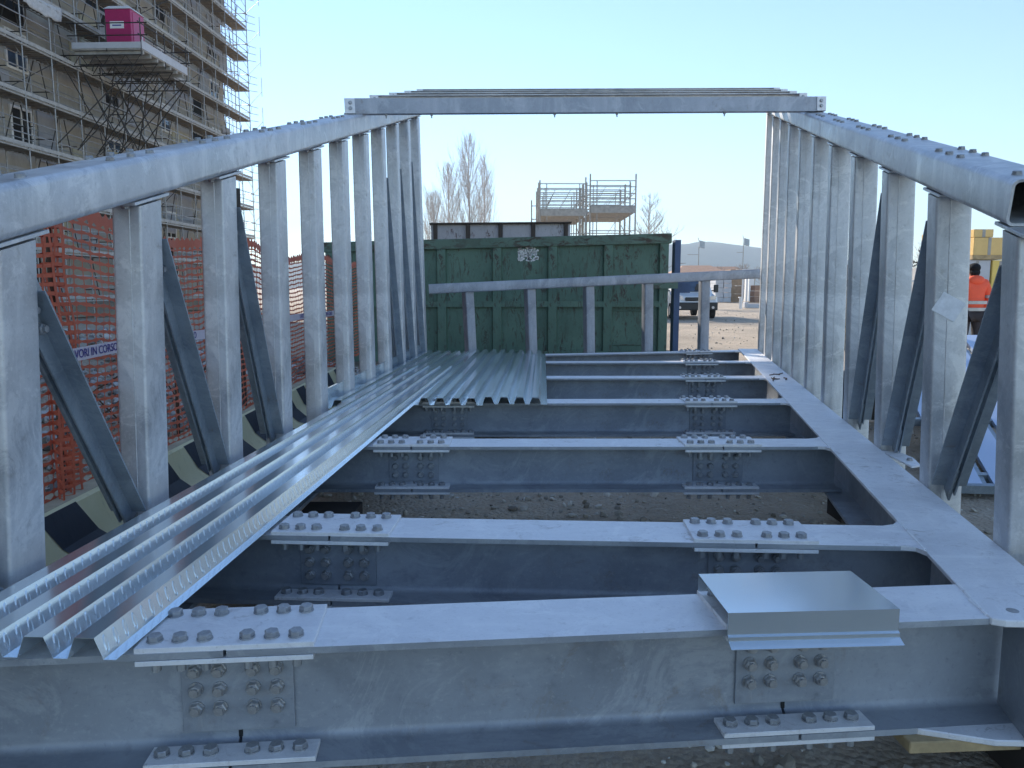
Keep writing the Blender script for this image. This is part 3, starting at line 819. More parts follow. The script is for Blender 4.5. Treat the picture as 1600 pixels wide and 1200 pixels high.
# tape with lettering
tape = thing('barrier_tape', 'white barrier tape printed LAVORI IN CORSO strung along the orange net', 'tape', (-2.0, 6.5, 1.0))
def tz(y): return 1.035 + .012 * math.sin(y * 1.9) + .004 * (y - 3.5)
def tx(y): return XN(y) + .105
m = MB(); y = 1.7
while y < 10.2:
    a, b = y, y + .1
    m.hexa([V3(tx(a)-.001, a, tz(a)-.03), V3(tx(a), a, tz(a)-.03), V3(tx(b), b, tz(b)-.03), V3(tx(b)-.001, b, tz(b)-.03), V3(tx(a)-.001, a, tz(a)+.03), V3(tx(a), a, tz(a)+.03), V3(tx(b), b, tz(b)+.03), V3(tx(b)-.001, b, tz(b)+.03)])
    y += .1
build('band', m, 'tape', tape)
for y in (2.37, 3.40, 4.43, 5.46, 6.49, 7.52, 8.55):
    s1 = (tz(y + .5) - tz(y)) / .5
    text('LAVORI IN CORSO', .055, V3(tx(y) + .003, y, tz(y) - .016), V3(-.0228, 1, s1), ZUP, 'ink', tape)
text('Met', .06, V3(tx(3.27) + .003, 3.27, tz(3.27) - .012), V3(-.0228, 1, .02), ZUP, 'ink_red', tape)
m = MB(); m.box((tx(3.33) + .002, 3.33, tz(3.33) - .022), (.001, .1, .004)); build('printed_line', m, 'ink_red', tape)

# rubble heap behind the net
def rz_(x, y):
    d = (-2.35 - x)
    h = .86 * (1 - math.exp(-max(d, 0) / .7)) * max(0, 1 - max(0, d - 2.5) / 3.5)
    f = 1 if y < 10 else max(0, 1 - (y - 10) / 3)
    return h * f * (.9 + .25 * noise.noise(V3(x * .8, y * .8, 0)))
m = MB(); nx, ny = 40, 90
for j in range(ny):
    for i in range(nx):
        x = -2.3 - 6.2 * i / (nx - 1); y = .5 + 13 * j / (ny - 1); m.v.append(V3(x, y, rz_(x, y) - .03 + .03 * noise.noise(V3(x * 6, y * 6, 0))))
for j in range(ny - 1):
    for i in range(nx - 1): m.f.append((j*nx+i, j*nx+i+1, (j+1)*nx+i+1, (j+1)*nx+i)); m.mi.append(0)
tag(build('rubble_mound', m, 'ground', origin=(-4, 6, 0), smooth=60), 'earth mound behind the orange net', kind='structure')
stones('rubble', 9000, lambda r: (-2.32 - 5.0 * r.random() ** 1.4, r.uniform(1, 12.5)), .015, .075, 'rubble', lambda x, y: rz_(x, y) - .02,
       'heap of broken grey rubble behind the orange net', 'rubble', 11, .5)
# bent reinforcing bars sticking out of the rubble
m = MB(); rr = random.Random(21)
for i in range(34):
    x = -2.5 - rr.random() * 2; y = rr.uniform(2, 7); z = rz_(x, y); p = V3(x, y, z); a0 = rr.random() * 6.28; d_ = V3(math.cos(a0) * .6, math.sin(a0) * .8, .5 + .8 * rr.random()).normalized()
    for k in range(5):
        q = p + d_ * .16; m.tube(p, q, .006, 5); p = q; d_ = (d_ + V3(rr.uniform(-.4, .4), rr.uniform(-.4, .4), rr.uniform(-.3, .2))).normalized()
tag(build('bent_bars', m, 'rusty_bar'), 'tangle of bent rusty reinforcing bars in the rubble behind the net', 'rebar', kind='stuff')

# ---------------------------------------------------------------- containers
def ribbed_container(name, label, x0, x1, y, depth, z0, zl, zr, nrib, mats, midrail=None, cat='container', h=.17, rw=.09):
    """front face at y, top slopes slightly from zl to zr"""
    root = thing(name, label, cat, ((x0 + x1) / 2, y + depth / 2, z0))
    body, rim, ribm = mats
    m = MB(); t = .12
    m.hexa([V3(x0, y, z0), V3(x1, y, z0), V3(x1, y + .06, z0), V3(x0, y + .06, z0), V3(x0, y, zl - .03), V3(x1, y, zr - .03), V3(x1, y + .06, zr - .03), V3(x0, y + .06, zl - .03)])
    build('front_wall', m, body, root)
    m = MB()
    m.hexa([V3(x0, y + .06, z0), V3(x0 + .06, y + .06, z0), V3(x0 + .06, y + depth, z0), V3(x0, y + depth, z0), V3(x0, y + .06, zl - .1), V3(x0 + .06, y + .06, zl - .1), V3(x0 + .06, y + depth, zl - .1), V3(x0, y + depth, zl - .1)])
    m.hexa([V3(x1 - .06, y + .06, z0), V3(x1, y + .06, z0), V3(x1, y + depth, z0), V3(x1 - .06, y + depth, z0), V3(x1 - .06, y + .06, zr - .1), V3(x1, y + .06, zr - .1), V3(x1, y + depth, zr - .1), V3(x1 - .06, y + depth, zr - .1)])
    m.hexa([V3(x0 + .06, y + depth - .06, z0), V3(x1 - .06, y + depth - .06, z0), V3(x1 - .06, y + depth, z0), V3(x0 + .06, y + depth, z0), V3(x0 + .06, y + depth - .06, zl - .1), V3(x1 - .06, y + depth - .06, zr - .1), V3(x1 - .06, y + depth, zr - .1), V3(x0 + .06, y + depth, zl - .1)])
    build('side_wall', m, body, root)
    m = MB()
    for (ya, yb) in ((y - .09, y + .09), (y + depth - .1, y + depth + .06)):
        m.hexa([V3(x0 - .03, ya, zl - h), V3(x1 + .03, ya, zr - h), V3(x1 + .03, yb, zr - h), V3(x0 - .03, yb, zl - h), V3(x0 - .03, ya, zl), V3(x1 + .03, ya, zr), V3(x1 + .03, yb, zr), V3(x0 - .03, yb, zl)])
    for (xa, xb, zz) in ((x0 - .03, x0 + .12, zl), (x1 - .12, x1 + .03, zr)):
        m.box(((xa + xb) / 2, y + depth / 2, zz - h / 2 - .001), (xb - xa - .004, depth - .2, h))
    build('top_rim', m, rim, root, bevel=.008)
    for i in range(nrib):
        f = (i + .0) / (nrib - 1); x = x0 + .09 + (x1 - x0 - .18) * f; zt = zl + (zr - zl) * f - h
        m = MB(); m.prism([(-rw, 0), (rw, 0), (rw * .8, -.075), (-rw * .8, -.075)], V3(x, y, z0), V3(x, y, zt), V3(1, 0, 0), V3(0, 1, 0)); build('rib', m, ribm, root)
    if midrail:
        m = MB(); m.box(((x0 + x1) / 2, y - .035, midrail), (x1 - x0 - .02, .068, .10)); build('mid_rail', m, ribm, root)
        m = MB(); m.box(((x0 + x1) / 2, y - .045, z0 + .1), (x1 - x0 - .02, .088, .18)); build('bottom_rail', m, ribm, root)
    return root
gc = ribbed_container('waste_container', 'dented green steel waste container with dark scrapes across the far end', -3.24, 2.72, 13.5, 2.4, .05, 2.12, 2.275, 7, ('green', 'greenrim', 'green'), 1.06)
# inset lower door panel outline, brackets
m = MB()
for (x0_, x1_, z0_, z1_) in ((1.65, 2.35, .35, .95),):
    for a_, b_ in (((x0_, z0_), (x1_, z0_)), ((x1_, z0_), (x1_, z1_)), ((x0_, z1_), (x1_, z1_)), ((x0_, z0_), (x0_, z1_))):
        m.tube((a_[0], 13.49, a_[1]), (b_[0], 13.49, b_[1]), .012, 5)
m.box((2.66, 13.41, 1.42), (.42, .04, .18)); build('hinge_bracket', m, 'greenrim', gc)
# worn sticker on the container wall (torn irregular patch)
m = MB(); rr = random.Random(4); sx, sz = .12, 1.82
for i in range(13):
    for j in range(10):
        if rr.random() < .62 and not (i > 10 and j > 7):
            x = sx + i * .027; z = sz + j * .024; s_ = .009 + .007 * rr.random(); 
            P = [V3(x + s_ * 1.3 * (1 + .5 * rr.random()) * math.cos(k_ * 1.05 + i), 13.4955, z + s_ * 1.3 * (1 + .5 * rr.random()) * math.sin(k_ * 1.05 + i)) for k_ in range(6)]
            m.quad(P)
build('torn_sticker', m, 'white', gc)
ribbed_container('grey_skip', 'grey steel container with rust patches standing behind the green one', -1.70, 1.22, 16.4, 2.2, .05, 2.69, 2.715, 5, ('grey_skip', 'skip_rib', 'skip_rib'), h=.035, rw=.045)
bc = ribbed_container('blue_container', 'blue steel container mostly hidden behind the right end of the green one', -2.0, 2.98, 14.15+.05+1.85, 2.2, .05, 1.2, 1.2, 6, ('blue', 'blue', 'blue'))
bpy.data.objects.remove(bc.children[0]) if False else None
m = MB(); m.box((2.905, 13.75, 1.1), (.10, .25, 2.15)); m.box((3.02, 13.68, 1.34), (.24, .06, .17)); m.box((2.99, 13.66, 1.45), (.10, .05, .12))
o = build('blue_post', m, 'blue'); tag(o, 'blue steel corner post with a latch beside the green container', 'post')

# ---------------------------------------------------------------- scaffolded building on the left
ax_ = math.atan(50 / 1200.); UF = V3(math.sin(ax_), math.cos(ax_), 0); NF = V3(UF.y, -UF.x, 0)   # NF points to the right (out of the facade)
def SX(y): return -18.8 + .0417 * (y - 33.5)       # outer scaffold plane
def FP(y, off, z):  # point on the outer plane, off metres outwards
    return V3(SX(y), y, z) + NF * off
bld = thing('building', 'tall beige unfinished building wrapped in scaffolding on the left', 'building', (-26, 30, 0))
ZT = 31.0; YE = 53.4
m = MB(); a = FP(-14, -1.35, 0); b = FP(YE, -1.35, 0)
m.hexa([a - NF * 14, a, b, b - NF * 14, a - NF * 14 + ZUP * ZT, a + ZUP * ZT, b + ZUP * ZT, b - NF * 14 + ZUP * ZT])
build('wall', m, 'facade', bld)
m = MB(); m.box((a + b) / 2 - NF * 7 + ZUP * (ZT + .15), (14.8, (b - a).length + .8, .3), (NF, UF, ZUP)); build('roof', m, 'conc_top', bld)
fl = 2.98; rr = random.Random(12)
for k in range(9):
    zf = 1.0 + k * fl
    m = MB(); m.box(FP(18.5, -1.335, zf - .75) , (.03, 65, .10), (NF, UF, ZUP)); build('string_course', m, 'facade_grey', bld)
    yk = 27.2
    j = 0
    while yk < YE - 1.5:
        c = FP(yk, -1.33, zf + .95)
        kind = rr.random()
        fr = MB(); wd, ht = 1.25, 1.45
        for s_ in (-1, 1): fr.box(c + UF * s_ * (wd / 2), (.09, .1, ht + .1), (NF, UF, ZUP)); fr.box(c + ZUP * s_ * (ht / 2), (.088, wd, .1), (NF, UF, ZUP))
        fr.box(c, (.07, .07, ht), (NF, UF, ZUP))
        wn = build('window', fr, 'white_frame' if kind < .7 else 'facade_grey', bld)
        p = MB(); p.box(c - NF * .012, (.012, wd, ht), (NF, UF, ZUP)); build('pane', p, 'glass' if kind < .6 else 'void', wn)
        if kind > .5:
            q = MB(); q.box(c + UF * (wd * 1.25) + NF * .02, (.05, 1.1, 2.4), (NF, UF, ZUP)); build('insulation_board', q, 'facade_grey', bld)
        yk += 5.4 + (j % 2) * 1.5; j += 1

rr = random.Random(77)
for k in range(80):
    y = rr.uniform(27.5, 52.5); z = 2 + rr.random() * 21; m = MB(); w_ = rr.uniform(.5, 2.2); h_ = rr.uniform(.8, 2.3)
    m.box(FP(y, -1.32, z), (.03 + .02 * (k % 3), w_, h_), (NF, UF, ZUP)); build('wall_patch', m, ('facade_grey', 'void', 'conc_top', 'facade_grey')[k % 4], bld)
scf = thing('scaffold', 'grey tube scaffold with steel decks covering the whole facade of the left building', 'scaffold', tuple(FP(40, -.5, 0)))
lev = [2.84 + 1.98 * k for k in range(-1, 14)]
Y0, Y1 = 21.0, 54.4; bay = 1.8
ys = [Y1 - bay * i for i in range(int((Y1 - Y0) / bay) + 1)]
for y in ys:
    for off in (0, -.95):
        m = MB(); m.tube(FP(y, off, 0), FP(y, off, 29.6), .031, 6); build('upright', m, 'tube', scf)
for z in lev:
    if z < .5: continue
    m = MB()
    for y in ys[1:]:
        c = FP(y + bay / 2, -.47, z - .03); m.box(c, (.88, bay - .06, .05), (NF, UF, ZUP))
        for q in range(7):   # ribs under the deck panels
            m.box(FP(y + .15 + q * .25, -.47, z - .075), (.86, .04, .04), (NF, UF, ZUP))
    build('deck', m, 'deckboard', scf)
    m = MB()
    m.tube(FP(Y0 + .1, .03, z - .09), FP(Y1, .03, z - .09), .028, 6); m.tube(FP(Y0 + .1, -.98, z - .09), FP(Y1, -.98, z - .09), .024, 6)
    m.box(FP((Y0 + Y1) / 2, .02, z + .08), (.03, Y1 - Y0 - .2, .15), (NF, UF, ZUP)); build('toe_board', m, 'pallid', scf)
    m = MB()
    for h in (.5, 1.0): m.tube(FP(Y0 + .1, .0, z + h), FP(Y1 + .2, .0, z + h), .024, 6)
    for h in (.55, 1.05): m.tube(FP(Y0 + .1, -.95, z + h), FP(Y1, -.95, z + h), .02, 5)
    for y in ys:
        m.tube(FP(y, 0, z - .09), FP(y, -.95, z - .09), .024, 6); m.tube(FP(y, -.02, z - .55), FP(y, -.3, z - .1), .014, 5)
        m.tube(FP(y + .12, .03, z + .55), FP(y + .35, .03, z + .97), .012, 4)
    build('guard_rail', m, 'tube', scf)
    m = MB(); m.tube(FP(Y1 - .1, 0, z + 1.0), FP(Y1 + .1, -1, z + 1.0), .02, 5)
    # return scaffold around the far corner
    for h in (0, .5, 1.0): m.tube(FP(Y1, -.2, z + h), FP(Y1 + .55, -.2 + .6, z + h * .9), .018, 5)
    for h in (0, .5, 1.0): m.tube(FP(Y1, .0, z + h), FP(Y1, -6, z + h), .018, 5)
    m.tube(FP(Y1 + .55, .7, z - .3), FP(Y1 + .55, .7, z + .95), .018, 5); m.tube(FP(Y1, 0, z - 1), FP(Y1 + .55, .7, z), .016, 5)
    build('corner_tubes', m, 'tube', scf)
    m = MB(); k = int(z * 7) % 5
    for q in range(16):
        y = Y0 + 2 + (q * 7.3 + k * 1.4) % 32; m.tube(FP(y, -.4, z + .4 + .3 * (q % 3)), FP(y, -1.3, z + .4 + .3 * (q % 3)), .024, 5); m.tube(FP(y + .5, -.9, z), FP(y + .5 + (.8 if q % 2 else -.5), -.9, z + 1.85), .022, 5)
    m.tube(FP(Y0 + 4 + k * 5, -.05, z), FP(Y0 + 7.4 + k * 5, -.05, z + 1.95), .02, 5)
    build('diagonal_tube', m, 'tube_dark', scf)
for i in range(6):
    m = MB(); m.tube(FP(Y1, -1.2 - i * 1.1, 0), FP(Y1, -1.2 - i * 1.1, 29.5), .022, 5); build('upright', m, 'tube', scf)
# loading platform on a fan of dark tubes
plf = MB(); pz = 11.45; ya, yb, oo = 34.3, 38.5, 3.0
plf.box(FP((ya + yb) / 2, oo / 2, pz), (oo, yb - ya, .08), (NF, UF, ZUP)); 
for q in range(7): plf.box(FP(ya + .2 + q * .6, oo / 2, pz - .12), (oo, .09, .14), (NF, UF, ZUP))
build('loading_platform', plf, 'pallid', scf)
m = MB(); m.box(FP((ya + yb) / 2, oo + .02, pz + .18), (.04, yb - ya, .35), (NF, UF, ZUP)); m.box(FP(ya - .02, oo / 2, pz + .14), (oo, .04, .25), (NF, UF, ZUP)); build('fascia_board', m, 'block', scf)
m = MB()
for h in (.55, 1.05):
    m.tube(FP(ya, -.2, pz + h), FP(ya, oo + .3, pz + h), .026, 5); m.tube(FP(ya - .2, oo, pz + h), FP(yb + .3, oo, pz + h), .026, 5); m.tube(FP(yb, 0, pz + h), FP(yb, oo + .3, pz + h), .026, 5)
for y in (ya, (ya + yb) / 2, yb):
    m.tube(FP(y, oo, pz - .3), FP(y, oo, pz + 1.25), .026, 5)
m.tube(FP(ya, 1.5, pz - .1), FP(ya, 1.5, pz + 1.2), .026, 5)
for y in (ya, ya + 1.4, yb - 1.4, yb):      # lattice girders
    for z_ in (-.25, -.7): m.tube(FP(y, -1, pz + z_), FP(y, oo, pz + z_), .026, 5)
    for q in range(6):
        o1 = -1 + q * .66; m.tube(FP(y, o1, pz - .25), FP(y, o1 + .33, pz - .7), .018, 4); m.tube(FP(y, o1 + .33, pz - .7), FP(y, o1 + .66, pz - .25), .018, 4)
for y in (ya, ya + 1.4, yb - 1.4, yb):
    m.tube(FP(y, oo - .2, pz - .7), FP(y + .1, .0, pz - 4.0), .026, 5); m.tube(FP(y, oo - 1.2, pz - .7), FP(y + 1.9, .0, pz - 4.1), .026, 5)
    m.tube(FP(y, oo - .4, pz - .7), FP(y - 1.5, .0, pz - 4.2), .026, 5); m.tube(FP(y, .3, pz - .7), FP(y + .5, 1.2, pz - 3.2), .026, 5)
    m.tube(FP(y - 1, .2, pz - 1.0), FP(y + 2.5, .1, pz - 3.8), .024, 5)
m.tube(FP(ya - .5, .6, pz - 3.6), FP(yb + .5, .6, pz - 3.6), .024, 5); m.tube(FP(ya - .5, 1.4, pz - 2.3), FP(yb + .5, 1.4, pz - 2.3), .024, 5)
build('support_tubes', m, 'tube_dark', scf)
# pink site toilet on the platform
tl = thing('portable_toilet', 'pink portable toilet standing on the high loading platform', 'portable toilet', tuple(FP(36.0, 1.35, pz + .04)))
c = FP(36.0, 1.45, pz + .04); d1 = (1.15, 1.15)
m = MB(); m.box(c + ZUP * 1.02, (1.15, 1.15, 1.9), (NF, UF, ZUP)); m.box(c + ZUP * .05, (1.2, 1.2, .1), (NF, UF, ZUP)); build('cabin', m, 'pink', tl, bevel=.02)
m = MB(); P = c + ZUP * 1.97
m.hexa([P + NF*-.62 + UF*-.62, P + NF*.62 + UF*-.62, P + NF*.62 + UF*.62, P + NF*-.62 + UF*.62] + [P + ZUP*.16 + NF*-.45 + UF*-.45, P + ZUP*.16 + NF*.45 + UF*-.45, P + ZUP*.16 + NF*.45 + UF*.45, P + ZUP*.16 + NF*-.45 + UF*.45])
build('roof', m, 'white', tl)
m = MB(); m.box(c + NF * .585 + ZUP * 1.0, (.03, .85, 1.75), (NF, UF, ZUP)); dr = build('door', m, 'pink', tl, bevel=.01)
m = MB(); m.box(c + NF * .61 + UF * .3 + ZUP * 1.0, (.03, .05, .18), (NF, UF, ZUP)); build('handle', m, 'white', dr)
m = MB(); m.box(c - UF * .583 + ZUP * 1.3 - NF * .05, (.62, .015, .30), (NF, UF, ZUP)); build('sign_board', m, 'white', tl)
m = MB(); m.box(c - UF * .593 + ZUP * 1.28 - NF * .05, (.4, .004, .05), (NF, UF, ZUP)); build('sign_line', m, 'ink', tl)
m = MB()
m.box(FP(yb + .6, .3, pz + 1.0), (.04, .8, .7), (NF, UF, ZUP)); tag(build('notice_board', m, 'white'), 'small white notice board hanging on the scaffold right of the pink toilet', 'sign')
# fluttering white wrap on the scaffold left of the platform
m = MB(); nn = 24; hh_ = 6
for i in range(nn):
    for j in range(hh_):
        y = 31.2 + 2.4 * i / (nn - 1); z = pz + .85 + .55 * j / (hh_ - 1) - .10 * math.sin(math.pi * i / (nn - 1)) + .03 * math.sin(i * .9) * (1 - j / hh_)
        m.v.append(FP(y, .06 + .025 * math.sin(i * 1.3 + j), z))
for i in range(nn - 1):
    for j in range(hh_ - 1): m.f.append((i*hh_+j, (i+1)*hh_+j, (i+1)*hh_+j+1, i*hh_+j+1)); m.mi.append(0)
o = build('plastic_wrap', m, 'litter', smooth=60); sm = o.modifiers.new('thick', 'SOLIDIFY'); sm.thickness = .01
tag(o, 'crumpled white plastic wrap tied to the scaffold left of the loading platform', 'plastic wrap')

# ---------------------------------------------------------------- background behind the container
def tower(label, x0, x1, y0, dep, zt, zp, nrail, seed):
    rr = random.Random(seed)
    root = thing('scaffold_tower', label, 'scaffold tower', ((x0 + x1) / 2, y0 + dep / 2, 0), 'scaffold towers behind the containers')
    n = 4
    for j in range(n):
        y = y0 + dep * j / (n - 1)
        for x in (x0, x1):
            m = MB(); m.tube((x, y, 0), (x, y, zt + .25 + rr.random() * .2), .04, 6); xi = x + (.35 if x == x0 else -.3); m.tube((xi, y, 0), (xi, y, zt + .1), .026, 5); build('upright', m, 'pallid', root)
    for j in range(n):
        y = y0 + dep * j / (n - 1); m = MB()
        for h in (0, .35, .62, .95, 1.25): m.tube((x0, y, zp + .35 + h), (x1, y, zp + .35 + h), .026, 5)
        m.tube((x0, y, zp - .9), (x1, y, zp - .9), .026, 5); m.tube((x0, y, zp - 1.15), (x1, y, zp - 1.15), .026, 5)
        for q in range(3):
            xx = x0 + (x1 - x0) * (q + .5) / 3; m.tube((xx, y, zp + .6), (xx + .4, y, zp + 1.3), .018, 4)
        build('guard_rail', m, 'pallid', root)
    for q, (a_, b_) in enumerate(((0, .45), (.5, 1))):
        m = MB(); m.box(((x0 + x1) / 2, y0 + dep * (a_ + b_) / 2, zp + .04), (x1 - x0 - .1, dep * (b_ - a_), .1))
        m.box(((x0 + x1) / 2, y0 + dep * a_ - .04, zp + .16), (x1 - x0 - .05, .05, .34)); build('deck', m, 'pallid', root)
    m = MB()
    for x in (x0, x1):
        for h in (.5, 1.0): m.tube((x, y0, zp + h), (x, y0 + dep, zp + h), .022, 5)
        m.tube((x, y0, zp - 2.0), (x, y0 + dep, zp - .1), .022, 5)
    m.tube((x0 + .3, y0, zp - 2), (x1 - .8, y0, zp - .1), .015, 4)
    build('side_brace', m, 'pallid', root)
tower('scaffold tower with timber decks behind the grey container, left one of the pair', 1.42, 3.75, 40, 5.5, 6.5, 5.0, 4, 1)
tower('scaffold tower with timber decks above the green container, right one of the pair', 3.98, 6.3, 40, 5.5, 6.65, 5.15, 4, 2)
m = MB()
for x in (1.05, 1.4):
    m.tube((x, 42, 0), (x, 42, 6.0), .035, 6)
for z_ in (4.4, 5.0, 5.7): m.tube((1.02, 42, z_), (1.42, 42, z_), .026, 5)
m.box((1.22, 42.5, 4.45), (.45, 1, .12))
tag(build('scaffold_annex', m, 'pallid'), 'narrow scaffold bay standing left of the pair of scaffold towers', 'scaffold')

def bare_tree(name, label, x, y, h, spread, seed, mat='bark_pale', upright=True, group=None, dens=1.0):
    rr = random.Random(seed); root = thing(name, label, 'tree', (x, y, 0), group)
    tr = MB(); cr_ = MB(); r0 = h * .011
    pts = []; n = 10
    for i in range(n + 1):
        t = i / n; pts.append(V3(x + .02 * h * noise.noise(V3(seed, t * 2, 0)) * t, y, h * t * (.97 if upright else .75)))
    for i in range(n):
        tr.tube(pts[i], pts[i + 1], r0 * (1 - .9 * i / n), 6, r0 * (1 - .9 * (i + 1) / n), False)
    build('trunk', tr, mat, root, origin=(x, y, 0))
    nb = int(80 * dens)
    def limb(p, d_, L, r, lev_):
        k = 5; q = p
        for i in range(k):
            d_ = (d_ + V3(rr.uniform(-.14, .14), rr.uniform(-.14, .14), (.10 if upright else .04))).normalized()
            e = q + d_ * L / k; cr_.tube(q, e, r * (1 - .8 * i / k), 3, r * (1 - .8 * (i + 1) / k), False)
            if lev_ < 3 and i >= 1:
                for _ in range(2 if lev_ == 1 else 1):
                    s_ = V3(rr.uniform(-1, 1), rr.uniform(-1, 1), rr.uniform(.1, 1)).normalized()
                    limb(e, (d_ * (.9 if upright else .5) + s_ * (.45 if upright else .75)).normalized(), L * rr.uniform(.28, .5), max(r * .5, .007), lev_ + 1)
            q = e
    for i in range(nb):
        t = .12 + .85 * (i / nb) ** .9 if upright else .35 + .6 * i / nb
        p = V3(x, y, h * t * (.97 if upright else .75)); a0 = rr.random() * 6.28
        env = spread * (math.sin(min(1, (1 - t) * 1.6) * math.pi / 2) if upright else (1.15 - t))
        if upright: d_ = V3(math.cos(a0) * .45, math.sin(a0) * .45, 1).normalized(); L = env * rr.uniform(1.3, 2.4)
        else: d_ = V3(math.cos(a0), math.sin(a0), rr.uniform(.5, 1.1)).normalized(); L = env * rr.uniform(.8, 1.3)
        limb(p, d_, L, h * (.0018 if upright else .004) * (1.2 - t) + .008, 1)
    build('crown', cr_, mat, root, origin=(x, y, 0))
pg = 'bare poplars behind the containers'
bare_tree('poplar', 'tallest bare poplar behind the grey container', -3.25, 60, 13.4, 1.6, 1, group=pg)
bare_tree('poplar', 'bare poplar just left of the tallest poplar', -4.9, 61, 11.4, 1.4, 2, group=pg)
bare_tree('poplar', 'shortest bare poplar, leftmost of the row', -6.0, 60, 8.9, 1.3, 3, group=pg)
bare_tree('poplar', 'bare poplar just right of the tallest poplar', -2.2, 62, 12.2, 1.2, 4, group=pg)
bare_tree('bare_tree', 'small round bare tree right of the scaffold towers', 9.7, 55, 10.6, 2.3, 5, mat='bark', upright=False, dens=.4)
bare_tree('bare_tree', 'distant bare tree seen through the posts of the right wall', 41.5, 78, 8.6, 2.6, 6, mat='bark', upright=False, dens=.4)
for i, (x, h, lb) in enumerate(((30.0, 5.5, 'low bare tree left of the right floodlight mast'), (33.8, 6.2, 'low bare tree behind the right floodlight mast'), (37.0, 6.0, 'low bare tree right of the right floodlight mast'), (27.5, 4.6, 'smallest bare tree behind the block stacks'))):
    bare_tree('bare_tree', lb, x, 112 + i, h, 2.4, 20 + i, mat='bark', upright=False, dens=.5, group='low bare trees beyond the yard')

def mast(x, y, h, label, arm):
    root = thing('floodlight_mast', label, 'floodlight', (x, y, 0), 'floodlight masts beyond the yard')
    m = MB(); m.tube((x, y, 0), (x, y, h), .12, 8, .07); build('pole', m, 'tube', root)
    m = MB(); m.box((x + .45, y - .1, h - .1), (1.0, .5, 1.2), (V3(.95, .1, -.2).normalized(), V3(-.1, .95, 0).normalized(), ZUP)); build('lamp_head', m, 'galv_dark', root)
    m = MB(); m.tube((x, y, h - 1.9), (x + arm, y, h - 1.9), .05, 5); m.tube((x, y, h + .4), (x - .2, y, h + 1.1), .05, 5); build('bracket', m, 'tube', root)
mast(33.6, 140, 9.2, 'left floodlight mast above the orange roofs', -2)
mast(41.6, 140, 9.6, 'right floodlight mast above the bare trees', -1.2)
m = MB(); p = V3(25.6, 128, 0); q = V3(25.6, 128, 4.2); m.tube(p, q, .08, 6, .06)
for k in range(8):
    a = R(90 * k / 7); p2 = V3(25.6 + 3 * (1 - math.cos(a)), 128, 4.2 + 1.2 * math.sin(a)); m.tube(q, p2, .05, 5); q = p2
tag(build('street_lamp', m, 'tube'), 'street lamp with a curved arm left of the floodlight masts', 'street lamp')

def house(name, label, x0, x1, y, dep, h, rh, wallm='housewall'):
    root = thing(name, label, 'house', ((x0 + x1) / 2, y + dep / 2, 0), 'low houses beyond the yard')
    m = MB(); m.box(((x0 + x1) / 2, y + dep / 2, h / 2), (x1 - x0, dep, h)); build('wall', m, wallm, root)
    m = MB(); e = .4; cx = (x0 + x1) / 2; cy = y + dep / 2; k = (x1 - x0) * .22
    a = [V3(x0 - e, y - e, h), V3(x1 + e, y - e, h), V3(x1 + e, y + dep + e, h), V3(x0 - e, y + dep + e, h)]; r1 = V3(x0 + k, cy, h + rh); r2 = V3(x1 - k, cy, h + rh)
    m.v += a + [r1, r2]; 
    for f in ((0, 1, 5, 4), (1, 2, 5), (2, 3, 4, 5), (3, 0, 4), (3, 2, 1, 0)): m.f.append(f); m.mi.append(0)
    build('roof', m, 'rooftile', root)
    for q in range(3):
        xx = x0 + (x1 - x0) * (q + .5) / 3; m = MB(); m.box((xx, y - .02, h * .55), (.9, .05, 1.2)); build('window', m, 'glass', root)
house('house', 'low house with an orange tiled roof left of the left floodlight mast', 22.5, 29.5, 105, 9, 3.2, 1.3)
house('house', 'low house with an orange tiled roof behind the left floodlight mast', 28.9, 37, 118, 9, 3.2, 1.5)
house('house', 'pale low house at the right end beyond the block stacks', 38.6, 45, 100, 8, 2.6, .6)

# block stacks and bricks
def stack(name, label, cat, x0, x1, y, dep, h, rows, cols, mat, gap=.03, group=None):
    m = MB(); rr = random.Random(int(x0 * 10)); cw = (x1 - x0) / cols; rh = h / rows
    for j in range(rows):
        for i in range(cols):
            if j == rows - 1 and rr.random() < .25: continue
            dx = rr.uniform(-.03, .03); m.box((x0 + cw * (i + .5) + dx, y + dep / 2 + rr.uniform(-.04, .04), rh * (j + .5)), (cw - gap, dep, rh - gap))
    return tag(build(name, m, mat), label, cat, group)
stack('block_stack', 'stack of pale concrete blocks right of the white van', 'blocks', 19.2, 20.7, 73, 2, 2.7, 6, 2, 'block')
stack('brick_stack', 'tan brick pallets stacked right of the pale blocks', 'bricks', 20.85, 22.0, 74, 2, 3.1, 4, 1, 'brick')
stack('brick_stack', 'reddish brick pallet at the right end of the yard', 'bricks', 22.6, 23.9, 72, 1.4, 1.6, 3, 2, 'rooftile')
m = MB(); m.box((22.9, 78, 1.6), (.7, .6, 3.2)); m.box((23.6, 78, 1.3), (.2, .5, 2.6)); m.box((24.1, 78.2, 1.6), (.5, .5, 3.2)); m.box((23.5, 78, 3.1), (1.8, .5, .2))
tag(build('site_cabinet', m, 'white'), 'white open cabinet behind the reddish brick pallet', 'cabinet')
m = MB(); m.box((22.3, 66, .35), (1.6, .8, .7)); m.box((22.3, 66, .74), (1.7, .9, .06)); tag(build('concrete_slab_stack', m, 'facade_grey', bevel=.03), 'low grey slab stack in front of the reddish brick pallet', 'slabs')
m = MB(); m.tube((14.8, 50, 0), (14.8, 50, .72), .10, 8); m.box((14.8, 50, .74), (.26, .26, .06)); tag(build('marker_post', m, 'white'), 'short white marker post standing in the sunlit yard', 'post')
m = MB(); m.box((16.3, 52, .14), (1.0, .5, .28)); m.box((15.7, 51.9, .2), (.25, .55, .38)); tag(build('concrete_kerb', m, 'block', bevel=.03), 'low pale concrete kerb block right of the white marker post', 'kerb block')

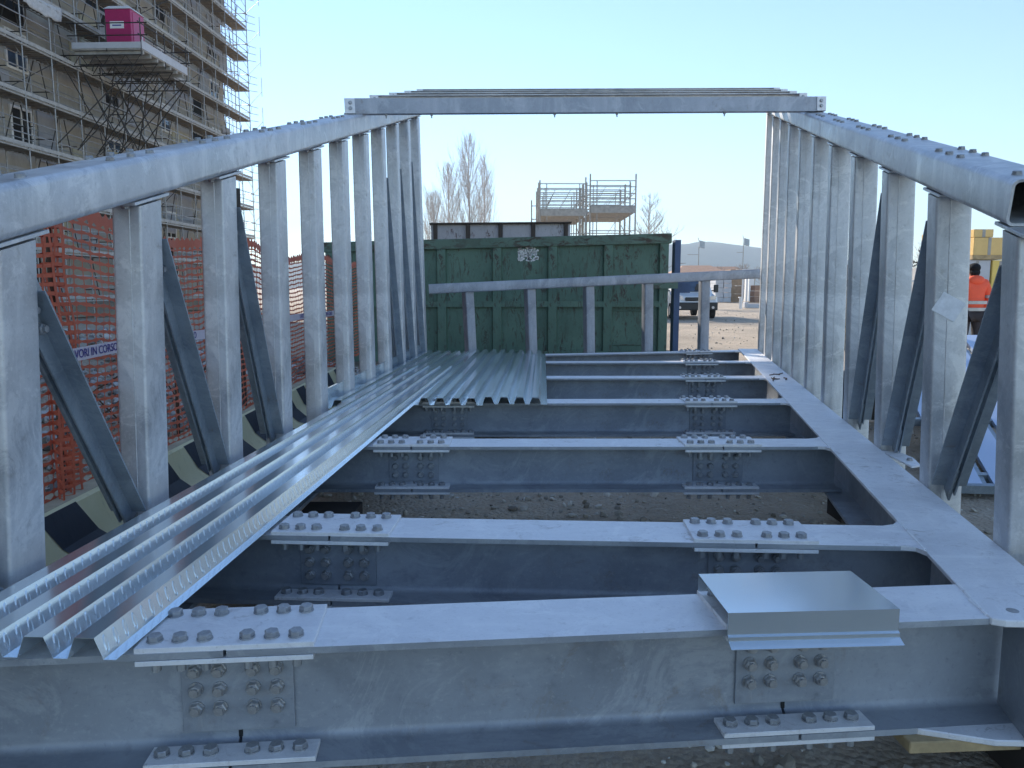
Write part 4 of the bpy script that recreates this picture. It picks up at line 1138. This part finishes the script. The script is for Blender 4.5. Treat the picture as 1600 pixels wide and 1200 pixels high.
# ---------------------------------------------------------------- van
def van():
    x, y = 8.0, 33.6
    root = thing('parked_van', 'white van with black bumper facing the camera, parked behind the green container', 'van', (x, y + 2, 0))
    W2 = .96
    # side profile (dy from the nose, z), lofted over the width with rounded edges
    prof = [(0.0, .42), (-.02, .75), (.06, .98), (.85, 1.14), (1.45, 1.86), (1.75, 1.97), (5.0, 1.98), (5.1, .42)]
    m = MB(); secs = [(-W2, .10, .93), (-W2 + .1, 0, 1), (W2 - .1, 0, 1), (W2, .10, .93)]
    n = len(prof)
    for (sx_, inset, k) in secs:
        for (dy, z) in prof: m.v.append(V3(x + sx_ * (1 if z < 1.15 else .90), y + dy + inset * (1 if dy < 3 else -1), .42 + (z - .42) * k))
    for s_ in range(3):
        for i in range(n): j = (i + 1) % n; m.f.append((s_*n+i, s_*n+j, (s_+1)*n+j, (s_+1)*n+i)); m.mi.append(0)
    m.f.append(tuple(range(n))); m.mi.append(0); m.f.append(tuple(range(3*n, 4*n))); m.mi.append(0)
    build('body', m, 'vanwhite', root, smooth=35)
    m = MB(); m.quad([V3(x-.80, y+.86, 1.19), V3(x+.80, y+.86, 1.19), V3(x+.72, y+1.40, 1.83), V3(x-.72, y+1.40, 1.83)])
    ws = build('windscreen', m, 'glass', root); so = ws.modifiers.new('t', 'SOLIDIFY'); so.thickness = .02; ws.location.y -= .03
    m = MB()
    for s_ in (-1, 1): m.box((x + s_ * .35, y + .93, 1.42), (.26, .02, .2)); m.box((x + s_ * .35, y + .84, 1.32), (.42, .02, .16))
    build('seat_shape', m, 'vanblack', root)
    m = MB(); m.box((x, y - .06, .55), (1.86, .16, .34)); m.box((x, y - .03, .86), (.95, .09, .16)); m.box((x, y + .02, 1.06), (1.5, .5, .05), (V3(1, 0, 0), V3(0, 1, .2).normalized(), V3(0, -.2, 1).normalized())) if False else None
    build('bumper', m, 'vanblack', root, bevel=.03)
    for s_ in (-1, 1):
        m = MB(); m.prism([(0, 0), (.36, .04), (.40, .20), (.10, .16)], V3(x + s_ * .50, y - .035, .82), V3(x + s_ * .50, y + .05, .82), V3(s_, 0, 0), ZUP); build('headlight', m, 'lamp', root)
        m = MB(); m.tube((x + s_ * .72, y - .15, .5), (x + s_ * .72, y - .12, .5), .06, 10); build('fog_light', m, 'lamp', root)
        m = MB(); m.box((x + s_ * 1.12, y + 1.0, 1.32), (.20, .12, .34)); m.box((x + s_ * .98, y + 1.0, 1.22), (.14, .05, .05)); build('mirror', m, 'vanblack', root, bevel=.03)
        for dy in (.75, 4.1):
            m = MB(); m.tube((x + s_ * .78, y + dy, .34), (x + s_ * .985, y + dy, .34), .34, 20); wh = build('wheel', m, 'rubber', root, smooth=40)
            m = MB(); m.tube((x + s_ * .98, y + dy, .34), (x + s_ * .995, y + dy, .34), .2, 16); build('rim', m, 'rim', wh)
van()

# ---------------------------------------------------------------- right side stacks, leaning frames
def carton(name, label, cat, c, d, mat='card', rot=0):
    u = V3(math.cos(rot), math.sin(rot), 0); v = V3(-math.sin(rot), math.cos(rot), 0)
    root = thing(name, label, cat, (c[0], c[1], c[2] - d[2] / 2))
    m = MB(); m.box(c, d, (u, v, ZUP)); build('box_body', m, mat, root, bevel=.01)
    m = MB(); m.box(V3(*c) - v * (d[1] / 2 + .003), (.07, .004, d[2] * .98), (u, v, ZUP)); build('strap', m, 'pallid', root)
    return root
carton('carton', 'topmost tan carton of the tall stack behind the worker', 'carton', (10.85, 18.2, 2.59), (.45, .5, .18))
carton('carton', 'wide tan carton directly under the topmost one', 'carton', (10.97, 18.2, 2.29), (.72, .6, .40))
tim((10.97, 18.2, 2.04), (.74, .6, .10), None, 'timber', 'timber pallet under the wide tan carton', name='pallet', cat='pallet')
carton('white_panel_stack', 'pale grey wrapped stack under the cartons behind the worker', 'wrapped stack', (10.75, 18.25, .99), (.62, .6, 1.98), 'block')
carton('board_stack', 'upright bundle of yellow boards right of the pale wrapped stack', 'boards', (11.28, 18.2, .99), (.38, .55, 1.97), 'yellow_board')
carton('carton', 'orange-tan carton high in the gap between the second and third right posts', 'carton', (9.75, 18.0, 2.2), (.34, .5, .75))
stack('block_stack', 'stack of pale blocks in the gap between the second and third right posts', 'blocks', 9.15, 9.85, 17.5, .6, 1.8, 6, 1, 'block')
m = MB(); rr = random.Random(31)
for i in range(26): a0 = V3(9.3 + rr.random() * .5, 17.8, 1.85 + rr.random() * .3); m.tube(a0, a0 + V3(rr.uniform(-.3, .3), rr.uniform(-.3, .3), rr.uniform(-.1, .25)), .014, 4)
tag(build('scrap_bundle', m, 'tube_dark'), 'tangled dark scrap bars on top of the pale block stack', 'scrap')
stack('board_pile', 'pile of tan boards seen through the narrow gap of the right wall', 'boards', 7.2, 8.6, 17, .8, 1.3, 8, 1, 'timber')
tim((8.2, 17.6, 1.62), (1.1, .6, .5), None, 'vanblack', 'black crate on top of the tan board pile', name='crate', cat='crate')

# leaning galvanised frames (pale blue strips with dark edges) beyond the right wall
lf = thing('leaning_frame', 'pale blue coated steel frame leaning on the ground beyond the right posts', 'steel frame', (3.2, 5.2, 0))
base = V3(2.95, 4.95, .05); d_ = V3(.75, 2.4, .62).normalized(); sx_ = V3(1, -.12, 0).normalized()
for i in range(6):
    m = MB(); c = base + sx_ * (.05 + i * .26) + d_ * (1.3 + .12 * i); nrm = sx_.cross(d_).normalized()
    m.box(c, (.19, 2.6 + .24 * i, .03), (sx_, d_, nrm)); build('strip', m, 'panelblue', lf)
    m = MB(); m.box(c + sx_ * .115 - nrm * .03, (.035, 2.6 + .24 * i, .06), (sx_, d_, nrm)); build('edge_bar', m, 'galv_dark', lf)
m = MB()
for k in (.0, .16, 1.1, 2.0): m.box(base + sx_ * .7 + d_ * k - ZUP * .02, (1.7, .04, .06), (sx_, d_, sx_.cross(d_).normalized()))
build('cross_bar', m, 'galv_dark', lf)
m = MB(); c = V3(3.42, 6.6, .12)
for (dx, dz, s1, s2) in ((0, 0, .16, .14), (.07, .09, .12, .1)): m.box(c + V3(dx, 0, dz), (s1, .012, s2), (V3(.9, .2, .3).normalized(), V3(-.2, 1, 0).normalized(), V3(-.3, 0, .95).normalized()))
for q in (-.04, .04): m.tube(c + V3(q, -.01, .02), c + V3(q, -.006, .02), .01, 8)
tag(build('bracket_plate', m, 'sticker'), 'small white drilled bracket plate on the dirt behind the third right post', 'bracket')
m = MB(); m.box((3.9, 7.8, .25), (1.2, .08, .5)); m.box((3.6, 8.6, .4), (.08, 1.5, .08)); m.tube((3.2, 7.2, .05), (4.1, 8.6, .75), .03, 6); m.tube((3.3, 7.6, .05), (3.6, 8.9, 1.0), .03, 6)
tag(build('dark_trestle', m, 'tube_dark'), 'dark steel trestle on the dirt behind the right wall of posts', 'trestle')

# ---------------------------------------------------------------- worker
def skin_body(name, verts, edges, radii, mat, root, sub=2, origin=None):
    me = bpy.data.meshes.new(name); me.from_pydata(verts, edges, []); o = bpy.data.objects.new(name, me); col.objects.link(o)
    me.materials.append(M[mat])
    sk = o.modifiers.new('skin', 'SKIN'); sk.use_smooth_shade = True
    for i, r in enumerate(radii): me.skin_vertices[0].data[i].radius = r if isinstance(r, tuple) else (r, r)
    me.skin_vertices[0].data[0].use_root = True
    sb = o.modifiers.new('sub', 'SUBSURF'); sb.levels = sub; sb.render_levels = sub
    dg = bpy.context.evaluated_depsgraph_get(); ev = bpy.data.meshes.new_from_object(o.evaluated_get(dg)); bpy.data.objects.remove(o)
    ev.name = name; q = bpy.data.objects.new(name, ev); col.objects.link(q); put(q, origin or WL[root.name], root); return q
def worker():
    px, py = 7.80, 13.1
    root = thing('person', 'worker in orange safety jacket, black cap and dark trousers, seen from behind', 'person', (px, py, 0))
    O = (px, py, 0)
    # legs + trousers + hands and head as one continuous body
    v = [(0, 0, .95), (-.09, 0, .90), (-.11, -.01, .50), (-.12, .03, .10), (-.12, -.09, .05), (.09, 0, .90), (.12, .02, .50), (.14, .05, .10), (.15, -.07, .05),
         (0, 0, 1.15), (0, .01, 1.38), (0, 0, 1.50), (0, -.01, 1.60), (.01, -.01, 1.69),
         (-.19, .01, 1.42), (-.25, .02, 1.16), (-.20, -.16, 1.02), (-.19, -.23, 1.01),
         (.19, .01, 1.42), (.27, .04, 1.15), (.22, -.12, .98), (.20, -.20, .97)]
    v = [(a, -b, c) for a, b, c in v]      # facing away from the camera
    e = [(0,1),(1,2),(2,3),(3,4),(0,5),(5,6),(6,7),(7,8),(0,9),(9,10),(10,11),(11,12),(12,13),(10,14),(14,15),(15,16),(16,17),(10,18),(18,19),(19,20),(20,21)]
    r = [(.15,.11),.085,.062,.048,.04,.085,.062,.048,.04,(.15,.11),(.15,.10),.055,.085,.075,.055,.042,.033,.028,.055,.042,.033,.028]
    skin_body('body', v, e, r, 'skin', root)
    tv = v[:4] + v[5:8]
    te = [(0,1),(1,2),(2,3),(0,4),(4,5),(5,6)]
    skin_body('trousers', tv, te, [(.165,.125),.10,.082,.075,.10,.082,.075], 'trousers', root)
    # jacket: torso and sleeves
    jv = [(0, 0, .92), (0, 0, 1.10), (0, -.005, 1.30), (0, -.01, 1.42), (-.18, -.01, 1.42), (-.265, -.02, 1.17), (-.215, .14, 1.03), (.18, -.01, 1.42), (.285, -.04, 1.16), (.235, .10, 1.0), (0, -.01, 1.485)]
    je = [(0,1),(1,2),(2,3),(3,4),(4,5),(5,6),(3,7),(7,8),(8,9),(3,10)]
    jr = [(.215,.155),(.205,.15),(.215,.15),(.19,.13),.088,.075,.062,.088,.075,.062,(.10,.09)]
    jk = skin_body('jacket', jv, je, jr, 'hivis', root)
    # hood
    bm = bmesh.new(); bmesh.ops.create_uvsphere(bm, u_segments=16, v_segments=10, radius=1, matrix=Matrix.Translation((0, -.075, 1.47)) @ Matrix.Diagonal((.14, .085, .085, 1)))
    me = bpy.data.meshes.new('hood'); bm.to_mesh(me); bm.free(); me.polygons.foreach_set('use_smooth', [True] * len(me.polygons)); me.materials.append(M['hivis'])
    h = bpy.data.objects.new('hood', me); col.objects.link(h); put(h, O, jk)
    # bands: rings around torso and sleeves
    def ring(c, rx, ry, z0, z1, par, n=24):
        m = MB()
        for i in range(n):
            a0 = 2 * math.pi * i / n; a1 = 2 * math.pi * (i + 1) / n
            f = lambda a, z, k=1: V3(px + c[0] + (rx * k) * math.copysign(abs(math.cos(a)) ** .75, math.cos(a)), py + c[1] + (ry * k) * math.copysign(abs(math.sin(a)) ** .75, math.sin(a)), z)
            m.hexa([f(a0, z0, .95), f(a0, z0), f(a1, z0), f(a1, z0, .95), f(a0, z1, .95), f(a0, z1), f(a1, z1), f(a1, z1, .95)])
        build('reflective_band', m, 'reflex', par)
    ring((0, 0), .226, .166, 1.07, 1.125, jk); ring((0, 0), .228, .168, .955, 1.01, jk)
    ring((.27, -.03), .088, .088, 1.17, 1.22, jk); ring((-.255, -.015), .088, .088, 1.17, 1.22, jk)
    # head details
    def blob(name, c, s_, mat, par):
        bm = bmesh.new(); bmesh.ops.create_uvsphere(bm, u_segments=20, v_segments=12, radius=1, matrix=Matrix.Translation(c) @ Matrix.Diagonal((*s_, 1)))
        me = bpy.data.meshes.new(name); bm.to_mesh(me); bm.free(); me.polygons.foreach_set('use_smooth', [True] * len(me.polygons)); me.materials.append(M[mat])
        o = bpy.data.objects.new(name, me); col.objects.link(o); put(o, O, par); return o
    blob('head_skin', (0.0, .02, 1.62), (.078, .095, .115), 'skin', root); blob('nose', (0, .12, 1.61), (.014, .022, .022), 'skin', root)
    for s_ in (-1, 1): blob('ear', (s_ * .08, .01, 1.62), (.014, .022, .032), 'skin', root)
    blob('cap', (0, .0, 1.675), (.092, .108, .085), 'cap', root); blob('hair', (0, -.03, 1.60), (.080, .075, .075), 'cap', root)
    for s_, (hx, hy, hz) in ((-1, (-.195, .22, 1.01)), (1, (.205, .19, .97))):
        pv = [(hx, hy, hz), (hx - s_ * .01, hy + .05, hz - .005)]; pe = [(0, 1)]; pr = [.024, (.038, .016)]
        for f in range(4):
            bx = hx - s_ * .01 + (f - 1.5) * .02; ln = (.055, .068, .062, .048)[f]
            pv += [(bx, hy + .075, hz - .005), (bx, hy + .075 + ln * .6, hz - .018), (bx, hy + .075 + ln * .8, hz - .045)]
            k = len(pv) - 3; pe += [(1, k), (k, k + 1), (k + 1, k + 2)]; pr += [.0105, .0095, .008]
        k = len(pv); pv += [(hx - s_ * .045, hy + .04, hz - .005), (hx - s_ * .055, hy + .075, hz - .02)]; pe += [(0, k), (k, k + 1)]; pr += [.013, .0095]
        skin_body('hand', pv, pe, pr, 'skin', root, 1)
    for s_ in (-1, 1):
        m = MB(); cx = px + (-.12 if s_ < 0 else .145); m.box((cx, py + .05, .055), (.10, .29, .09)); m.box((cx, py - .03, .14), (.11, .14, .12)); build('boot', m, 'boot', root, bevel=.03)
worker()
